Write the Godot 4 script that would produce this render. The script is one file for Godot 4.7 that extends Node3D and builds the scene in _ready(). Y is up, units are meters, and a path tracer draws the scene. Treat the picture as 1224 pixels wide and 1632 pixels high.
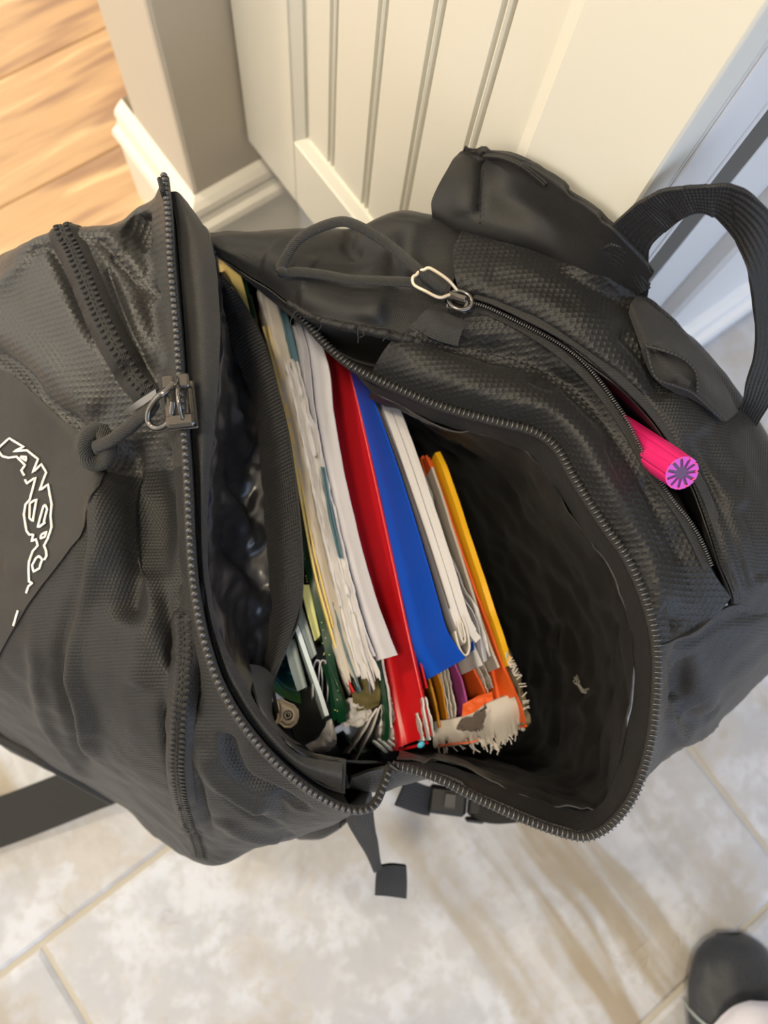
extends Node3D
# A black school backpack standing open on a tiled floor beside a white beadboard cabinet.
# Units in the point lists are millimetres: q() turns them into metres. x runs along the tile rows, y is up.

var taken := {}
var mats := {}
var noise := FastNoiseLite.new()
var bag: Node3D

func q(x: float, y: float, z: float) -> Vector3:
	return Vector3(x, y, z) * 0.001

func _ready():
	noise.seed = 7
	noise.frequency = 1.0
	noise.fractal_octaves = 3
	set_view()
	make_materials()
	build_room()
	build_floor()
	build_cabinet()
	build_backpack()
	build_books()
	build_marker()
	build_person()

func set_view():
	var cam := Camera3D.new()
	cam.name = "camera"
	cam.fov = 69.32
	cam.near = 0.01
	cam.far = 60.0
	cam.transform = Transform3D(Basis(Vector3(0.80216, 0.08495, 0.59103), Vector3(0.56054, 0.23393, -0.79440), Vector3(-0.20574, 0.96854, 0.14003)), Vector3(0, 0.8, 0))
	var att := CameraAttributesPhysical.new()
	att.frustum_focal_length = 17.353
	att.frustum_focus_distance = 0.37
	att.frustum_near = 0.01
	att.frustum_far = 60.0
	att.exposure_aperture = 5.0
	cam.attributes = att
	add_child(cam)
	cam.current = true
	var we := WorldEnvironment.new()
	we.name = "environment"
	var e := Environment.new()
	e.tonemap_mode = Environment.TONE_MAPPER_LINEAR
	e.tonemap_exposure = 0.54
	e.sdfgi_enabled = true
	e.ssao_enabled = true
	e.ssil_enabled = true
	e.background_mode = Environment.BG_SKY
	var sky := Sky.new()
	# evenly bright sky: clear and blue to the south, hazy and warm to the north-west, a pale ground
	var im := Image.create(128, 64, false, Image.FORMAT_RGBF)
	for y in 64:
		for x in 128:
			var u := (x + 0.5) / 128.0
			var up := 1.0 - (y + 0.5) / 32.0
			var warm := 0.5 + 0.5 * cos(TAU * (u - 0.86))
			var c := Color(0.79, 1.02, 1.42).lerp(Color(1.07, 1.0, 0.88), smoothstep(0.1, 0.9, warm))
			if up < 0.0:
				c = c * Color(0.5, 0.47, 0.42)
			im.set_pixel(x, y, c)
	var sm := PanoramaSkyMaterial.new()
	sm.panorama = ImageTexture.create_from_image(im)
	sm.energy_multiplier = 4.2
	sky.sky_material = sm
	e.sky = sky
	we.environment = e
	add_child(we)

# ---------- names and metas
func numbered(called: String) -> String:
	if not taken.has(called):
		taken[called] = 0
		return called
	taken[called] += 1
	return "%s_%03d" % [called, taken[called]]

func tag(o: Node3D, label: String, category: String, group := "") -> Node3D:
	o.set_meta("label", label)
	o.set_meta("category", category)
	if group != "":
		o.set_meta("group", group)
	return o

func thing(called: String, at: Vector3, label: String, category: String, group := "") -> Node3D:
	var o := Node3D.new()
	o.name = numbered(called)
	add_child(o)
	o.position = at
	return tag(o, label, category, group)

# commits st as one mesh; points are world points, so a child undoes its thing's offset
func obj(called: String, st: SurfaceTool, mat: Material, parent: Node3D = null, kind := "") -> MeshInstance3D:
	var o := MeshInstance3D.new()
	st.generate_normals()
	o.mesh = st.commit()
	o.material_override = mat
	o.cast_shadow = GeometryInstance3D.SHADOW_CASTING_SETTING_ON
	if parent == null:
		o.name = numbered(called)
		add_child(o)
	else:
		o.name = called
		parent.add_child(o, true)
		var off := Vector3.ZERO
		var p: Node = parent
		while p is Node3D and p != self:
			off += (p as Node3D).position
			p = p.get_parent()
		o.position = -off
	if kind != "":
		o.set_meta("kind", kind)
	return o

func struct(called: String, st: SurfaceTool, mat: Material) -> MeshInstance3D:
	return obj(called, st, mat, null, "structure")

# ---------- shapes
func begin() -> SurfaceTool:
	var st := SurfaceTool.new()
	st.begin(Mesh.PRIMITIVE_TRIANGLES)
	return st

func tri(st: SurfaceTool, a: Vector3, b: Vector3, c: Vector3, ua := Vector2.ZERO, ub := Vector2.ZERO, uc := Vector2.ZERO):
	st.set_uv(ua); st.add_vertex(a)
	st.set_uv(ub); st.add_vertex(b)
	st.set_uv(uc); st.add_vertex(c)

func quad(st: SurfaceTool, a: Vector3, b: Vector3, c: Vector3, d: Vector3):
	var w := a.distance_to(b)
	var h := b.distance_to(c)
	tri(st, a, b, c, Vector2(0, 0), Vector2(w, 0), Vector2(w, h))
	tri(st, a, c, d, Vector2(0, 0), Vector2(w, h), Vector2(0, h))

# box with a chamfer c on every edge
func box(st: SurfaceTool, lo: Vector3, hi: Vector3, c := 0.0, bs := Transform3D.IDENTITY):
	st.set_smooth_group(-1)
	var m := (lo + hi) * 0.5
	var h := (hi - lo) * 0.5
	c = minf(c, minf(h.x, minf(h.y, h.z)) * 0.9)
	for ax in 3:
		for s in [-1.0, 1.0]:
			var u := (ax + 1) % 3
			var v := (ax + 2) % 3
			var pts: Array[Vector3] = []
			for k in [[-1, -1], [1, -1], [1, 1], [-1, 1]]:
				var p := Vector3.ZERO
				p[ax] = s * h[ax]
				p[u] = k[0] * (h[u] - c)
				p[v] = k[1] * (h[v] - c)
				pts.append(bs * (m + p))
			if s > 0:
				pts.reverse()
			quad(st, pts[0], pts[1], pts[2], pts[3])
	if c <= 0.0:
		return
	for ax in 3:
		var u := (ax + 1) % 3
		var v := (ax + 2) % 3
		for k in [[-1, -1], [1, -1], [1, 1], [-1, 1]]:
			var pts: Array[Vector3] = []
			for e in [[-1, 0], [1, 0], [1, 1], [-1, 1]]:
				var p := Vector3.ZERO
				p[ax] = e[0] * (h[ax] - c)
				p[u] = k[0] * (h[u] - (c if e[1] == 0 else 0.0))
				p[v] = k[1] * (h[v] - (0.0 if e[1] == 0 else c))
				pts.append(bs * (m + p))
			if k[0] * k[1] < 0:
				pts.reverse()
			quad(st, pts[0], pts[1], pts[2], pts[3])
	for k in 8:
		var s := Vector3(-1 if k & 1 else 1, -1 if k & 2 else 1, -1 if k & 4 else 1)
		var a := bs * (m + s * (h - Vector3(0, c, c)))
		var b := bs * (m + s * (h - Vector3(c, 0, c)))
		var d := bs * (m + s * (h - Vector3(c, c, 0)))
		if s.x * s.y * s.z > 0:
			tri(st, a, d, b)
		else:
			tri(st, a, b, d)

func cr(a: Vector3, b: Vector3, c: Vector3, d: Vector3, t: float) -> Vector3:
	return 0.5 * (2.0 * b + (c - a) * t + (2.0 * a - 5.0 * b + 4.0 * c - d) * t * t + (3.0 * b - a - 3.0 * c + d) * t * t * t)

# n points along a smooth curve through pts, evenly spread over the control points
func curve_at(pts: Array, x: float) -> Vector3:
	var n := pts.size()
	if n == 1:
		return pts[0]
	var i := clampi(int(floor(x)), 0, n - 2)
	var b: Vector3 = pts[i]
	var c: Vector3 = pts[i + 1]
	var a: Vector3 = pts[i - 1] if i > 0 else 2.0 * b - c
	var d: Vector3 = pts[i + 2] if i + 2 < n else 2.0 * c - b
	return cr(a, b, c, d, x - i)

func along(pts: Array, n: int) -> Array:
	var out := []
	for k in n:
		out.append(curve_at(pts, float(k) / (n - 1) * (pts.size() - 1)))
	return out

# n points along the same curve, evenly spread by length
func even(pts: Array, n: int) -> Array:
	var fine := along(pts, maxi(8 * pts.size(), 2 * n))
	var lens := [0.0]
	for k in range(1, fine.size()):
		lens.append(lens[-1] + (fine[k] as Vector3).distance_to(fine[k - 1]))
	var out := []
	var j := 0
	for k in n:
		var want: float = lens[-1] * k / (n - 1)
		while j < fine.size() - 2 and lens[j + 1] < want:
			j += 1
		var w: float = (want - lens[j]) / maxf(lens[j + 1] - lens[j], 1e-9)
		out.append((fine[j] as Vector3).lerp(fine[j + 1], clampf(w, 0.0, 1.0)))
	return out

func length(pts: Array) -> float:
	var f := along(pts, pts.size() * 8)
	var l := 0.0
	for k in range(1, f.size()):
		l += (f[k] as Vector3).distance_to(f[k - 1])
	return l

# a surface through a net of control points: rows of equal length
func net(rows: Array, nu: int, nv: int) -> Array:
	var dense := []
	for r in rows:
		dense.append(along(r, nu))
	return across(dense, nv)

# a surface that spans curves of any number of points, matched by length
func span(lines: Array, nu: int, nv: int) -> Array:
	var dense := []
	for r in lines:
		dense.append(even(r, nu))
	return across(dense, nv)

func across(dense: Array, nv: int) -> Array:
	var g := []
	for v in nv:
		g.append([])
	for u in (dense[0] as Array).size():
		var col := []
		for r in dense:
			col.append(r[u])
		for v in nv:
			g[v].append(curve_at(col, float(v) / (nv - 1) * (col.size() - 1)))
	return g

func grid_normals(g: Array) -> Array:
	var out := []
	var nv := g.size()
	var nu: int = g[0].size()
	for v in nv:
		var row := []
		for u in nu:
			var du: Vector3 = g[v][mini(u + 1, nu - 1)] - g[v][maxi(u - 1, 0)]
			var dv: Vector3 = g[mini(v + 1, nv - 1)][u] - g[maxi(v - 1, 0)][u]
			row.append(dv.cross(du).normalized())
		out.append(row)
	return out

# creases and ridges: each fold is [points, height in mm, half-width in mm], pushed along the surface's normal on the side of "up"
func folds(g: Array, list: Array, rough := 0.0, freq := 30.0, off := 0.0) -> Array:
	var nn := grid_normals(g)
	var prep := []
	for f in list:
		var pts := along(f[0], (f[0] as Array).size() * 3)
		var bb := AABB(pts[0], Vector3.ZERO)
		for p in pts:
			bb = bb.expand(p)
		prep.append([pts, f[1] * 0.001, f[2] * 0.001, bb.grow(f[2] * 0.0028)])
	for v in g.size():
		for u in (g[v] as Array).size():
			var p: Vector3 = g[v][u]
			var n: Vector3 = nn[v][u]
			if n.y < 0.0:
				n = -n
			var h := 0.0
			for f in prep:
				if not (f[3] as AABB).has_point(p):
					continue
				var best := 1e9
				var pts: Array = f[0]
				var where := 0.0
				for k in pts.size() - 1:
					var a: Vector3 = pts[k]
					var ab: Vector3 = pts[k + 1] - a
					var t := clampf((p - a).dot(ab) / maxf(ab.length_squared(), 1e-12), 0.0, 1.0)
					var d := (p - a - ab * t).length()
					if d < best:
						best = d
						where = (k + t) / (pts.size() - 1)
				h += f[1] * exp(-best * best / (f[2] * f[2])) * smoothstep(0.0, 0.12, where) * smoothstep(0.0, 0.12, 1.0 - where)
			if rough > 0.0:
				h += rough * 0.001 * noise.get_noise_3d(p.x * freq + off, p.y * freq, p.z * freq)
			g[v][u] = p + n * h
	return g

# cloth or board: a surface with a thickness (mm) on its under side
func sheet(st: SurfaceTool, g: Array, thick := 1.0):
	var nn := grid_normals(g)
	var sum := 0.0
	for row in nn:
		for n in row:
			sum += n.y
	if sum < -0.1 * g.size() * (g[0] as Array).size():
		var turned := []
		for row in g:
			var r: Array = (row as Array).duplicate()
			r.reverse()
			turned.append(r)
		g = turned
		nn = grid_normals(g)
	var nv := g.size()
	var nu: int = g[0].size()
	var us := [0.0]
	var mid: int = nv / 2
	for u in range(1, nu):
		us.append(us[-1] + (g[mid][u] as Vector3).distance_to(g[mid][u - 1]))
	var vs := [0.0]
	var mu: int = nu / 2
	for v in range(1, nv):
		vs.append(vs[-1] + (g[v][mu] as Vector3).distance_to(g[v - 1][mu]))
	var back := []
	for v in nv:
		var row := []
		for u in nu:
			row.append(g[v][u] - nn[v][u] * thick * 0.001)
		back.append(row)
	st.set_smooth_group(1)
	for v in nv - 1:
		for u in nu - 1:
			patch(st, g[v][u], g[v][u + 1], g[v + 1][u + 1], g[v + 1][u], us[u], us[u + 1], vs[v], vs[v + 1])
	st.set_smooth_group(2)
	for v in nv - 1:
		for u in nu - 1:
			patch(st, back[v][u + 1], back[v][u], back[v + 1][u], back[v + 1][u + 1], us[u + 1], us[u], vs[v], vs[v + 1])
	st.set_smooth_group(3)
	for u in nu - 1:
		quad(st, back[0][u], back[0][u + 1], g[0][u + 1], g[0][u])
		quad(st, g[nv - 1][u], g[nv - 1][u + 1], back[nv - 1][u + 1], back[nv - 1][u])
	st.set_smooth_group(4)
	for v in nv - 1:
		quad(st, g[v][0], g[v + 1][0], back[v + 1][0], back[v][0])
		quad(st, back[v][nu - 1], back[v + 1][nu - 1], g[v + 1][nu - 1], g[v][nu - 1])

func patch(st: SurfaceTool, a: Vector3, b: Vector3, c: Vector3, d: Vector3, u0: float, u1: float, v0: float, v1: float):
	tri(st, a, b, c, Vector2(u0, v0), Vector2(u1, v0), Vector2(u1, v1))
	tri(st, a, c, d, Vector2(u0, v0), Vector2(u1, v1), Vector2(u0, v1))

# round cord or wire along points; flat < 1 presses it
func tube(st: SurfaceTool, pts: Array, r: float, seg := 8, closed := false, up := Vector3.UP, flat := 1.0):
	st.set_smooth_group(1)
	var n := pts.size()
	var rings := []
	for k in n:
		var t: Vector3
		if closed:
			t = pts[(k + 1) % n] - pts[(k + n - 1) % n]
		else:
			t = pts[mini(k + 1, n - 1)] - pts[maxi(k - 1, 0)]
		t = t.normalized()
		var s := t.cross(up)
		if s.length() < 0.05:
			s = t.cross(Vector3(0.3, 0.1, 0.9))
		s = s.normalized()
		var w := s.cross(t).normalized()
		var ring := []
		for i in seg:
			var a := TAU * i / seg
			ring.append(pts[k] + (s * cos(a) + w * sin(a) * flat) * r)
		rings.append(ring)
	var l := 0.0
	for k in (n if closed else n - 1):
		var a: Array = rings[k]
		var b: Array = rings[(k + 1) % n]
		var l2: float = l + (pts[k] as Vector3).distance_to(pts[(k + 1) % n])
		for i in seg:
			var j := (i + 1) % seg
			patch(st, a[i], a[j], b[j], b[i], TAU * r * i / seg, TAU * r * (i + 1) / seg, l, l2)
		l = l2
	if not closed:
		st.set_smooth_group(-1)
		for i in range(1, seg - 1):
			tri(st, rings[0][0], rings[0][i + 1], rings[0][i])
			tri(st, rings[n - 1][0], rings[n - 1][i], rings[n - 1][i + 1])

# small rounded bead with half-axes
func bead(st: SurfaceTool, at: Vector3, a: Vector3, b: Vector3, c: Vector3, ns := 7, nr := 4):
	st.set_smooth_group(1)
	for r in nr:
		var p0 := PI * r / nr - PI / 2
		var p1 := PI * (r + 1) / nr - PI / 2
		for s in ns:
			var t0 := TAU * s / ns
			var t1 := TAU * (s + 1) / ns
			var e := []
			for k in [[t0, p0], [t1, p0], [t1, p1], [t0, p1]]:
				e.append(at + a * cos(k[0]) * cos(k[1]) + b * sin(k[0]) * cos(k[1]) + c * sin(k[1]))
			if r > 0:
				tri(st, e[0], e[2], e[1])
			if r < nr - 1:
				tri(st, e[0], e[3], e[2])

# look-up of a surface's points by 6 mm cells, so that things can be laid on it
func binned(g: Array) -> Dictionary:
	var b := {}
	for v in g.size():
		for u in (g[v] as Array).size():
			var w: Vector3 = g[v][u]
			var key := Vector2i(int(floor(w.x / 0.006)), int(floor(w.z / 0.006)))
			if not b.has(key):
				b[key] = []
			b[key].append(Vector2i(v, u))
	return {"g": g, "b": b}

# the point of a surface straight above or below p, lifted by mm
func drape(on: Dictionary, p: Vector3, lift := 0.6) -> Vector3:
	var g: Array = on.g
	var b: Dictionary = on.b
	var best := 1e9
	var bv := -1
	var bu := 0
	var c := Vector2i(int(floor(p.x / 0.006)), int(floor(p.z / 0.006)))
	for i in range(-1, 2):
		for j in range(-1, 2):
			for k in b.get(c + Vector2i(i, j), []):
				var w: Vector3 = g[k.x][k.y]
				var d := (w.x - p.x) * (w.x - p.x) + (w.z - p.z) * (w.z - p.z) + 0.05 * (w.y - p.y) * (w.y - p.y)
				if d < best:
					best = d
					bv = k.x
					bu = k.y
	if bv < 0:
		return p
	var nv := g.size()
	var nu: int = g[0].size()
	var du: Vector3 = g[bv][mini(bu + 1, nu - 1)] - g[bv][maxi(bu - 1, 0)]
	var dv: Vector3 = g[mini(bv + 1, nv - 1)][bu] - g[maxi(bv - 1, 0)][bu]
	var n := dv.cross(du).normalized()
	if n.y < 0.0:
		n = -n
	var base: Vector3 = g[bv][bu]
	var y := base.y
	if n.y > 0.3:
		y -= ((p.x - base.x) * n.x + (p.z - base.z) * n.z) / n.y
	return Vector3(p.x, y, p.z) + n * lift * 0.001

func draped(g: Dictionary, pts: Array, n: int, lift := 0.6) -> Array:
	var out := []
	for p in even(pts, n):
		out.append(drape(g, p, lift))
	return out

# a row of stitches along points
func stitches(st: SurfaceTool, pts: Array, every := 0.0035, r := 0.00045):
	var l := length(pts)
	var n := maxi(int(l / every), 2)
	var e := even(pts, 2 * n)
	for k in n - 1:
		var a: Vector3 = e[2 * k]
		var b: Vector3 = e[2 * k + 1]
		var d := (b - a)
		bead(st, (a + b) * 0.5, d * 0.62, Vector3.UP.cross(d.normalized()).normalized() * r, Vector3.UP * r, 5, 3)

# flat band: centre line, width across, surface given by the side vector of each point
func band(st: SurfaceTool, pts: Array, width: float, thick := 1.2, crown := 0.0):
	var g := []
	for j in 5:
		g.append([])
	for k in pts.size():
		var t: Vector3 = (pts[mini(k + 1, pts.size() - 1)] - pts[maxi(k - 1, 0)]).normalized()
		var s := t.cross(Vector3.UP).normalized()
		for j in 5:
			var x := (j - 2) / 2.0
			g[j].append(pts[k] + s * x * width * 0.5 + Vector3.UP * crown * 0.001 * (1.0 - x * x))
	sheet(st, g, thick)

# ---------- materials
func plain(called: String, c: Color, rough := 0.6, metal := 0.0) -> StandardMaterial3D:
	var m := StandardMaterial3D.new()
	m.resource_name = called
	m.albedo_color = c
	m.roughness = rough
	m.metallic = metal
	m.cull_mode = BaseMaterial3D.CULL_DISABLED
	mats[called] = m
	return m

func relief(m: StandardMaterial3D, w: int, h: int, strength: float, wide: float, high: float, f: Callable):
	var im := Image.create(w, h, false, Image.FORMAT_RGB8)
	for y in h:
		for x in w:
			var v: float = f.call(float(x) / w, float(y) / h)
			im.set_pixel(x, y, Color(v, v, v))
	im.bump_map_to_normal_map(strength)
	m.normal_enabled = true
	m.normal_texture = ImageTexture.create_from_image(im)
	m.normal_scale = 1.0
	m.uv1_scale = Vector3(1.0 / wide, 1.0 / high, 1)

# weave that follows the cloth from every side, without stretching
func woven(m: StandardMaterial3D, period: float):
	m.uv1_triplanar = true
	m.uv1_world_triplanar = true
	m.uv1_triplanar_sharpness = 3.0
	m.uv1_scale = Vector3(1.0, 1.0, 1.4) / period

func cloth(called: String, c: Color, sheen := 0.2) -> StandardMaterial3D:
	var m := plain(called, c, 0.52)
	m.metallic_specular = 0.45
	m.rim_enabled = true
	m.rim = sheen
	m.rim_tint = 0.2
	return m

func make_materials():
	# honeycomb knit: two staggered rows of oval dimples on each repeat
	var knit := func(x: float, y: float) -> float:
		var best := 1.0
		for c in [Vector2(0.25, 0.25), Vector2(0.75, 0.75)]:
			for ox in [-1.0, 0.0, 1.0]:
				for oy in [-1.0, 0.0, 1.0]:
					var d := Vector2((x - c.x - ox) * 2.0, (y - c.y - oy) * 2.0)
					best = minf(best, d.length())
		return smoothstep(0.25, 0.75, best) * 0.9
	var twill := func(x: float, y: float) -> float:
		return 0.5 + 0.3 * sin(TAU * (x + y)) + 0.2 * sin(TAU * (2.0 * x - y))
	var rib := func(x: float, y: float) -> float:
		return 0.5 + 0.4 * sin(TAU * y) + 0.1 * sin(TAU * 2.0 * x)
	var cross_rib := func(x: float, y: float) -> float:
		return 0.5 + 0.4 * sin(TAU * x) + 0.1 * sin(TAU * 2.0 * y)
	var m := cloth("knit", Color(0.15, 0.148, 0.145), 0.25)
	m.roughness = 0.45
	m.metallic_specular = 0.7
	relief(m, 64, 64, 4.5, 0.0062, 0.0042, knit)
	woven(m, 0.0050)
	m.roughness = 0.5
	m.metallic_specular = 0.6
	m = cloth("dull_knit", Color(0.085, 0.084, 0.084), 0.15)
	relief(m, 64, 64, 4.5, 0.0062, 0.0042, knit)
	woven(m, 0.0052)
	m = cloth("facing_cloth", Color(0.19, 0.187, 0.184), 0.2)
	relief(m, 16, 16, 2.0, 0.0012, 0.0012, twill)
	m = cloth("hem_web", Color(0.135, 0.134, 0.14), 0.2)
	relief(m, 32, 16, 5.0, 0.0023, 0.0028, cross_rib)
	m = cloth("fine_knit", Color(0.105, 0.104, 0.105), 0.15)
	relief(m, 48, 48, 4.0, 0.0030, 0.0026, knit)
	woven(m, 0.0030)
	m = cloth("twill", Color(0.095, 0.093, 0.092), 0.15)
	relief(m, 32, 32, 3.0, 0.0016, 0.0016, twill)
	woven(m, 0.0016)
	m = cloth("panel", Color(0.15, 0.144, 0.137), 0.2)
	relief(m, 32, 32, 1.5, 0.0022, 0.0012, twill)
	woven(m, 0.0016)
	m = cloth("webbing", Color(0.095, 0.093, 0.093), 0.15)
	relief(m, 16, 32, 5.0, 0.0028, 0.0021, rib)
	m = cloth("tape", Color(0.15, 0.148, 0.146), 0.2)
	relief(m, 16, 16, 3.0, 0.0012, 0.0012, twill)
	m = plain("lining", Color(0.1, 0.1, 0.11), 0.3)
	m.metallic_specular = 0.6
	m = cloth("dark_lining", Color(0.075, 0.073, 0.075), 0.1)
	m = cloth("cord", Color(0.15, 0.147, 0.14), 0.3)
	relief(m, 16, 16, 5.0, 0.0016, 0.0014, twill)
	plain("coil", Color(0.22, 0.215, 0.21), 0.32).metallic_specular = 0.7
	plain("thread", Color(0.22, 0.215, 0.21), 0.9)
	plain("pale_thread", Color(0.5, 0.49, 0.47), 0.9)
	plain("dark_thread", Color(0.1, 0.1, 0.1), 0.9)
	plain("gunmetal", Color(0.46, 0.45, 0.44), 0.24, 0.95)
	plain("steel", Color(0.85, 0.78, 0.68), 0.35, 0.35)
	plain("black_plastic", Color(0.075, 0.077, 0.085), 0.45)
	plain("ink_white", Color(0.93, 0.92, 0.89), 0.7)
	# paints of the room
	plain("cabinet_paint", Color(0.89, 0.88, 0.835), 0.38)
	plain("trim_paint", Color(0.93, 0.91, 0.87), 0.4)
	plain("white_paint", Color(0.9, 0.9, 0.9), 0.4)
	plain("wall_paint", Color(0.80, 0.765, 0.71), 0.75)
	plain("ceiling_paint", Color(0.93, 0.92, 0.9), 0.9)
	plain("dark_seal", Color(0.31, 0.31, 0.29), 0.5)
	plain("grout", Color(0.73, 0.705, 0.655), 0.9)
	# stationery
	plain("paper", Color(0.8, 0.785, 0.785), 0.85)
	plain("paper_warm", Color(0.78, 0.75, 0.72), 0.85)
	plain("paper_grey", Color(0.8, 0.795, 0.83), 0.7)
	plain("red_vinyl", Color(0.78, 0.1, 0.13), 0.3)
	plain("blue_vinyl", Color(0.06, 0.31, 0.76), 0.38)
	plain("orange_card", Color(0.88, 0.36, 0.1), 0.6)
	plain("yellow_card", Color(0.9, 0.68, 0.08), 0.5)
	plain("mustard_card", Color(0.8, 0.54, 0.05), 0.6)
	plain("purple_card", Color(0.68, 0.3, 0.58), 0.6)
	plain("green_vinyl", Color(0.02, 0.22, 0.12), 0.35)
	plain("cream_tab", Color(0.83, 0.83, 0.56), 0.6)
	plain("yellow_paper", Color(0.93, 0.82, 0.5), 0.8)
	plain("grey_tab", Color(0.62, 0.66, 0.66), 0.4)
	plain("teal_paper", Color(0.35, 0.47, 0.52), 0.7)
	plain("olive_card", Color(0.42, 0.38, 0.23), 0.8)
	plain("white_plastic", Color(0.88, 0.93, 0.95), 0.35)
	plain("black_vinyl", Color(0.13, 0.14, 0.13), 0.35)
	plain("grey_fuzz", Color(0.42, 0.38, 0.3), 0.95)
	plain("pencil_grey", Color(0.33, 0.29, 0.27), 0.9)
	plain("cyan_sticker", Color(0.3, 0.72, 0.86), 0.5)
	plain("pink_plastic", Color(0.86, 0.16, 0.43), 0.28)
	plain("violet_plastic", Color(0.72, 0.2, 0.7), 0.3)
	plain("plum_plastic", Color(0.3, 0.16, 0.33), 0.4)
	m = cloth("sock", Color(0.19, 0.2, 0.225), 0.4)
	m.albedo_texture = speckle(128, Color(0.7, 0.7, 0.7), Color(1.35, 1.35, 1.35), 0.12)
	m.uv1_scale = Vector3(14, 14, 1)
	m = cloth("trouser", Color(0.9, 0.89, 0.93), 0.3)
	make_wood()
	make_tile()
	make_swirl()

func speckle(n: int, a: Color, b: Color, f: float) -> ImageTexture:
	var im := Image.create(n, n, false, Image.FORMAT_RGB8)
	for y in n:
		for x in n:
			im.set_pixel(x, y, a.lerp(b, 0.5 + 0.5 * noise.get_noise_2d(x * f, y * f)))
	return ImageTexture.create_from_image(im)

# warm laminate: streaks along the board and brown clouds
func make_wood():
	for k in 3:
		var im := Image.create(512, 128, false, Image.FORMAT_RGB8)
		for y in 128:
			for x in 512:
				var wob := noise.get_noise_3d(x * 0.006, y * 0.02, k * 9.0) * 2.2
				var fine := noise.get_noise_3d(x * 0.02, y * 0.33 + wob * 2.0, k * 5.0)
				var broad := noise.get_noise_3d(x * 0.005 + wob * 0.35, y * 0.035 + wob * 0.5, 40.0 + k * 7.0)
				var cloud := noise.get_noise_3d(x * 0.008, y * 0.03, 80.0 + k * 3.0)
				var c := Color(0.82, 0.675, 0.515)
				c = c.lerp(Color(0.95, 0.83, 0.65), smoothstep(-0.05, 0.5, broad) * 0.85)
				c = c.lerp(Color(0.56, 0.43, 0.36), smoothstep(0.0, 0.5, cloud) * 0.6)
				c = c.lerp(Color(0.74, 0.59, 0.46), smoothstep(0.1, 0.5, fine) * 0.4)
				im.set_pixel(x, y, c)
		var m := plain("laminate_%d" % k, Color.WHITE, 0.42)
		m.albedo_texture = ImageTexture.create_from_image(im)

# cream stone-look tile: grey-white clouds, tan stains and long tan veins that run across the tile
func make_tile():
	for k in 2:
		var w := 640
		var h := 416
		var im := Image.create(w, h, false, Image.FORMAT_RGB8)
		var bump := Image.create(w, h, false, Image.FORMAT_RGB8)
		for y in h:
			for x in w:
				var X := x / 1000.0
				var Y := y / 1000.0
				var o := 30.0 * k
				var big := noise.get_noise_3d(X * 5.0, Y * 5.0, o + 1.0)
				var mid := noise.get_noise_3d(X * 17.0, Y * 17.0, o + 2.0)
				var fine := noise.get_noise_3d(X * 60.0, Y * 60.0, o + 3.0)
				var c := Color(0.716, 0.716, 0.730)
				c = c.lerp(Color(0.786, 0.798, 0.834), smoothstep(-0.3, 0.42, mid * 0.75 + fine * 0.6) * 0.95)
				c = c.lerp(Color(0.683, 0.700, 0.739), smoothstep(0.0, 0.5, big - mid * 0.5) * 0.5)
				c = c.lerp(Color(0.651, 0.615, 0.568), smoothstep(0.05, 0.5, -big + fine * 0.4) * 0.55)
				# veins along the short side, near two thirds of the length
				var warp := noise.get_noise_3d(X * 8.0, Y * 3.0, o + 5.0)
				var vein := noise.get_noise_3d(X * 26.0 + warp * 0.5, Y * 2.2, o + 6.0)
				var zone := exp(-pow((X - 0.42 + 0.1 * k) / 0.11, 2.0)) * smoothstep(0.03, 0.16, Y + 0.05 * warp)
				c = c.lerp(Color(0.609, 0.558, 0.478), clampf(zone * smoothstep(-0.1, 0.4, vein) * 0.9, 0.0, 1.0))
				c = c.lerp(Color(0.800, 0.805, 0.820), clampf(zone * smoothstep(0.1, 0.45, -vein) * 0.7, 0.0, 1.0))
				var crack := absf(noise.get_noise_3d(X * 7.0 + mid * 0.3, Y * 7.0, o + 8.0))
				var line := 1.0 - smoothstep(0.0, 0.012, crack)
				line *= smoothstep(0.1, 0.3, noise.get_noise_3d(X * 6.0, Y * 6.0, o + 9.0))
				c = c.lerp(Color(0.627, 0.589, 0.531), line * 0.5)
				im.set_pixel(x, y, c)
				var hh := clampf(0.5 + 0.25 * mid + 0.12 * fine + 0.3 * zone * vein - 0.25 * line, 0.0, 1.0)
				bump.set_pixel(x, y, Color(hh, hh, hh))
		var m := plain("tile_%d" % k, Color.WHITE, 0.42)
		m.albedo_texture = ImageTexture.create_from_image(im)
		m.heightmap_enabled = true
		m.heightmap_texture = ImageTexture.create_from_image(bump)
		m.heightmap_scale = 0.22

# printed cover: green, teal and pale blue hair-like swirls
func make_swirl():
	var im := Image.create(128, 128, false, Image.FORMAT_RGB8)
	for y in 128:
		for x in 128:
			var X := x / 128.0
			var Y := y / 128.0
			var a := noise.get_noise_2d(X * 9.0 + 2.0 * sin(Y * 3.0), Y * 1.2)
			var c := Color(0.04, 0.2, 0.26).lerp(Color(0.25, 0.5, 0.58), smoothstep(-0.1, 0.4, a))
			c = c.lerp(Color(0.2, 0.42, 0.16), smoothstep(0.35, 0.0, X + 0.15 * a))
			im.set_pixel(x, y, c)
	var m := plain("swirl_print", Color.WHITE, 0.3)
	m.albedo_texture = ImageTexture.create_from_image(im)
	m.uv1_scale = Vector3(30, 30, 1)

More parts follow.
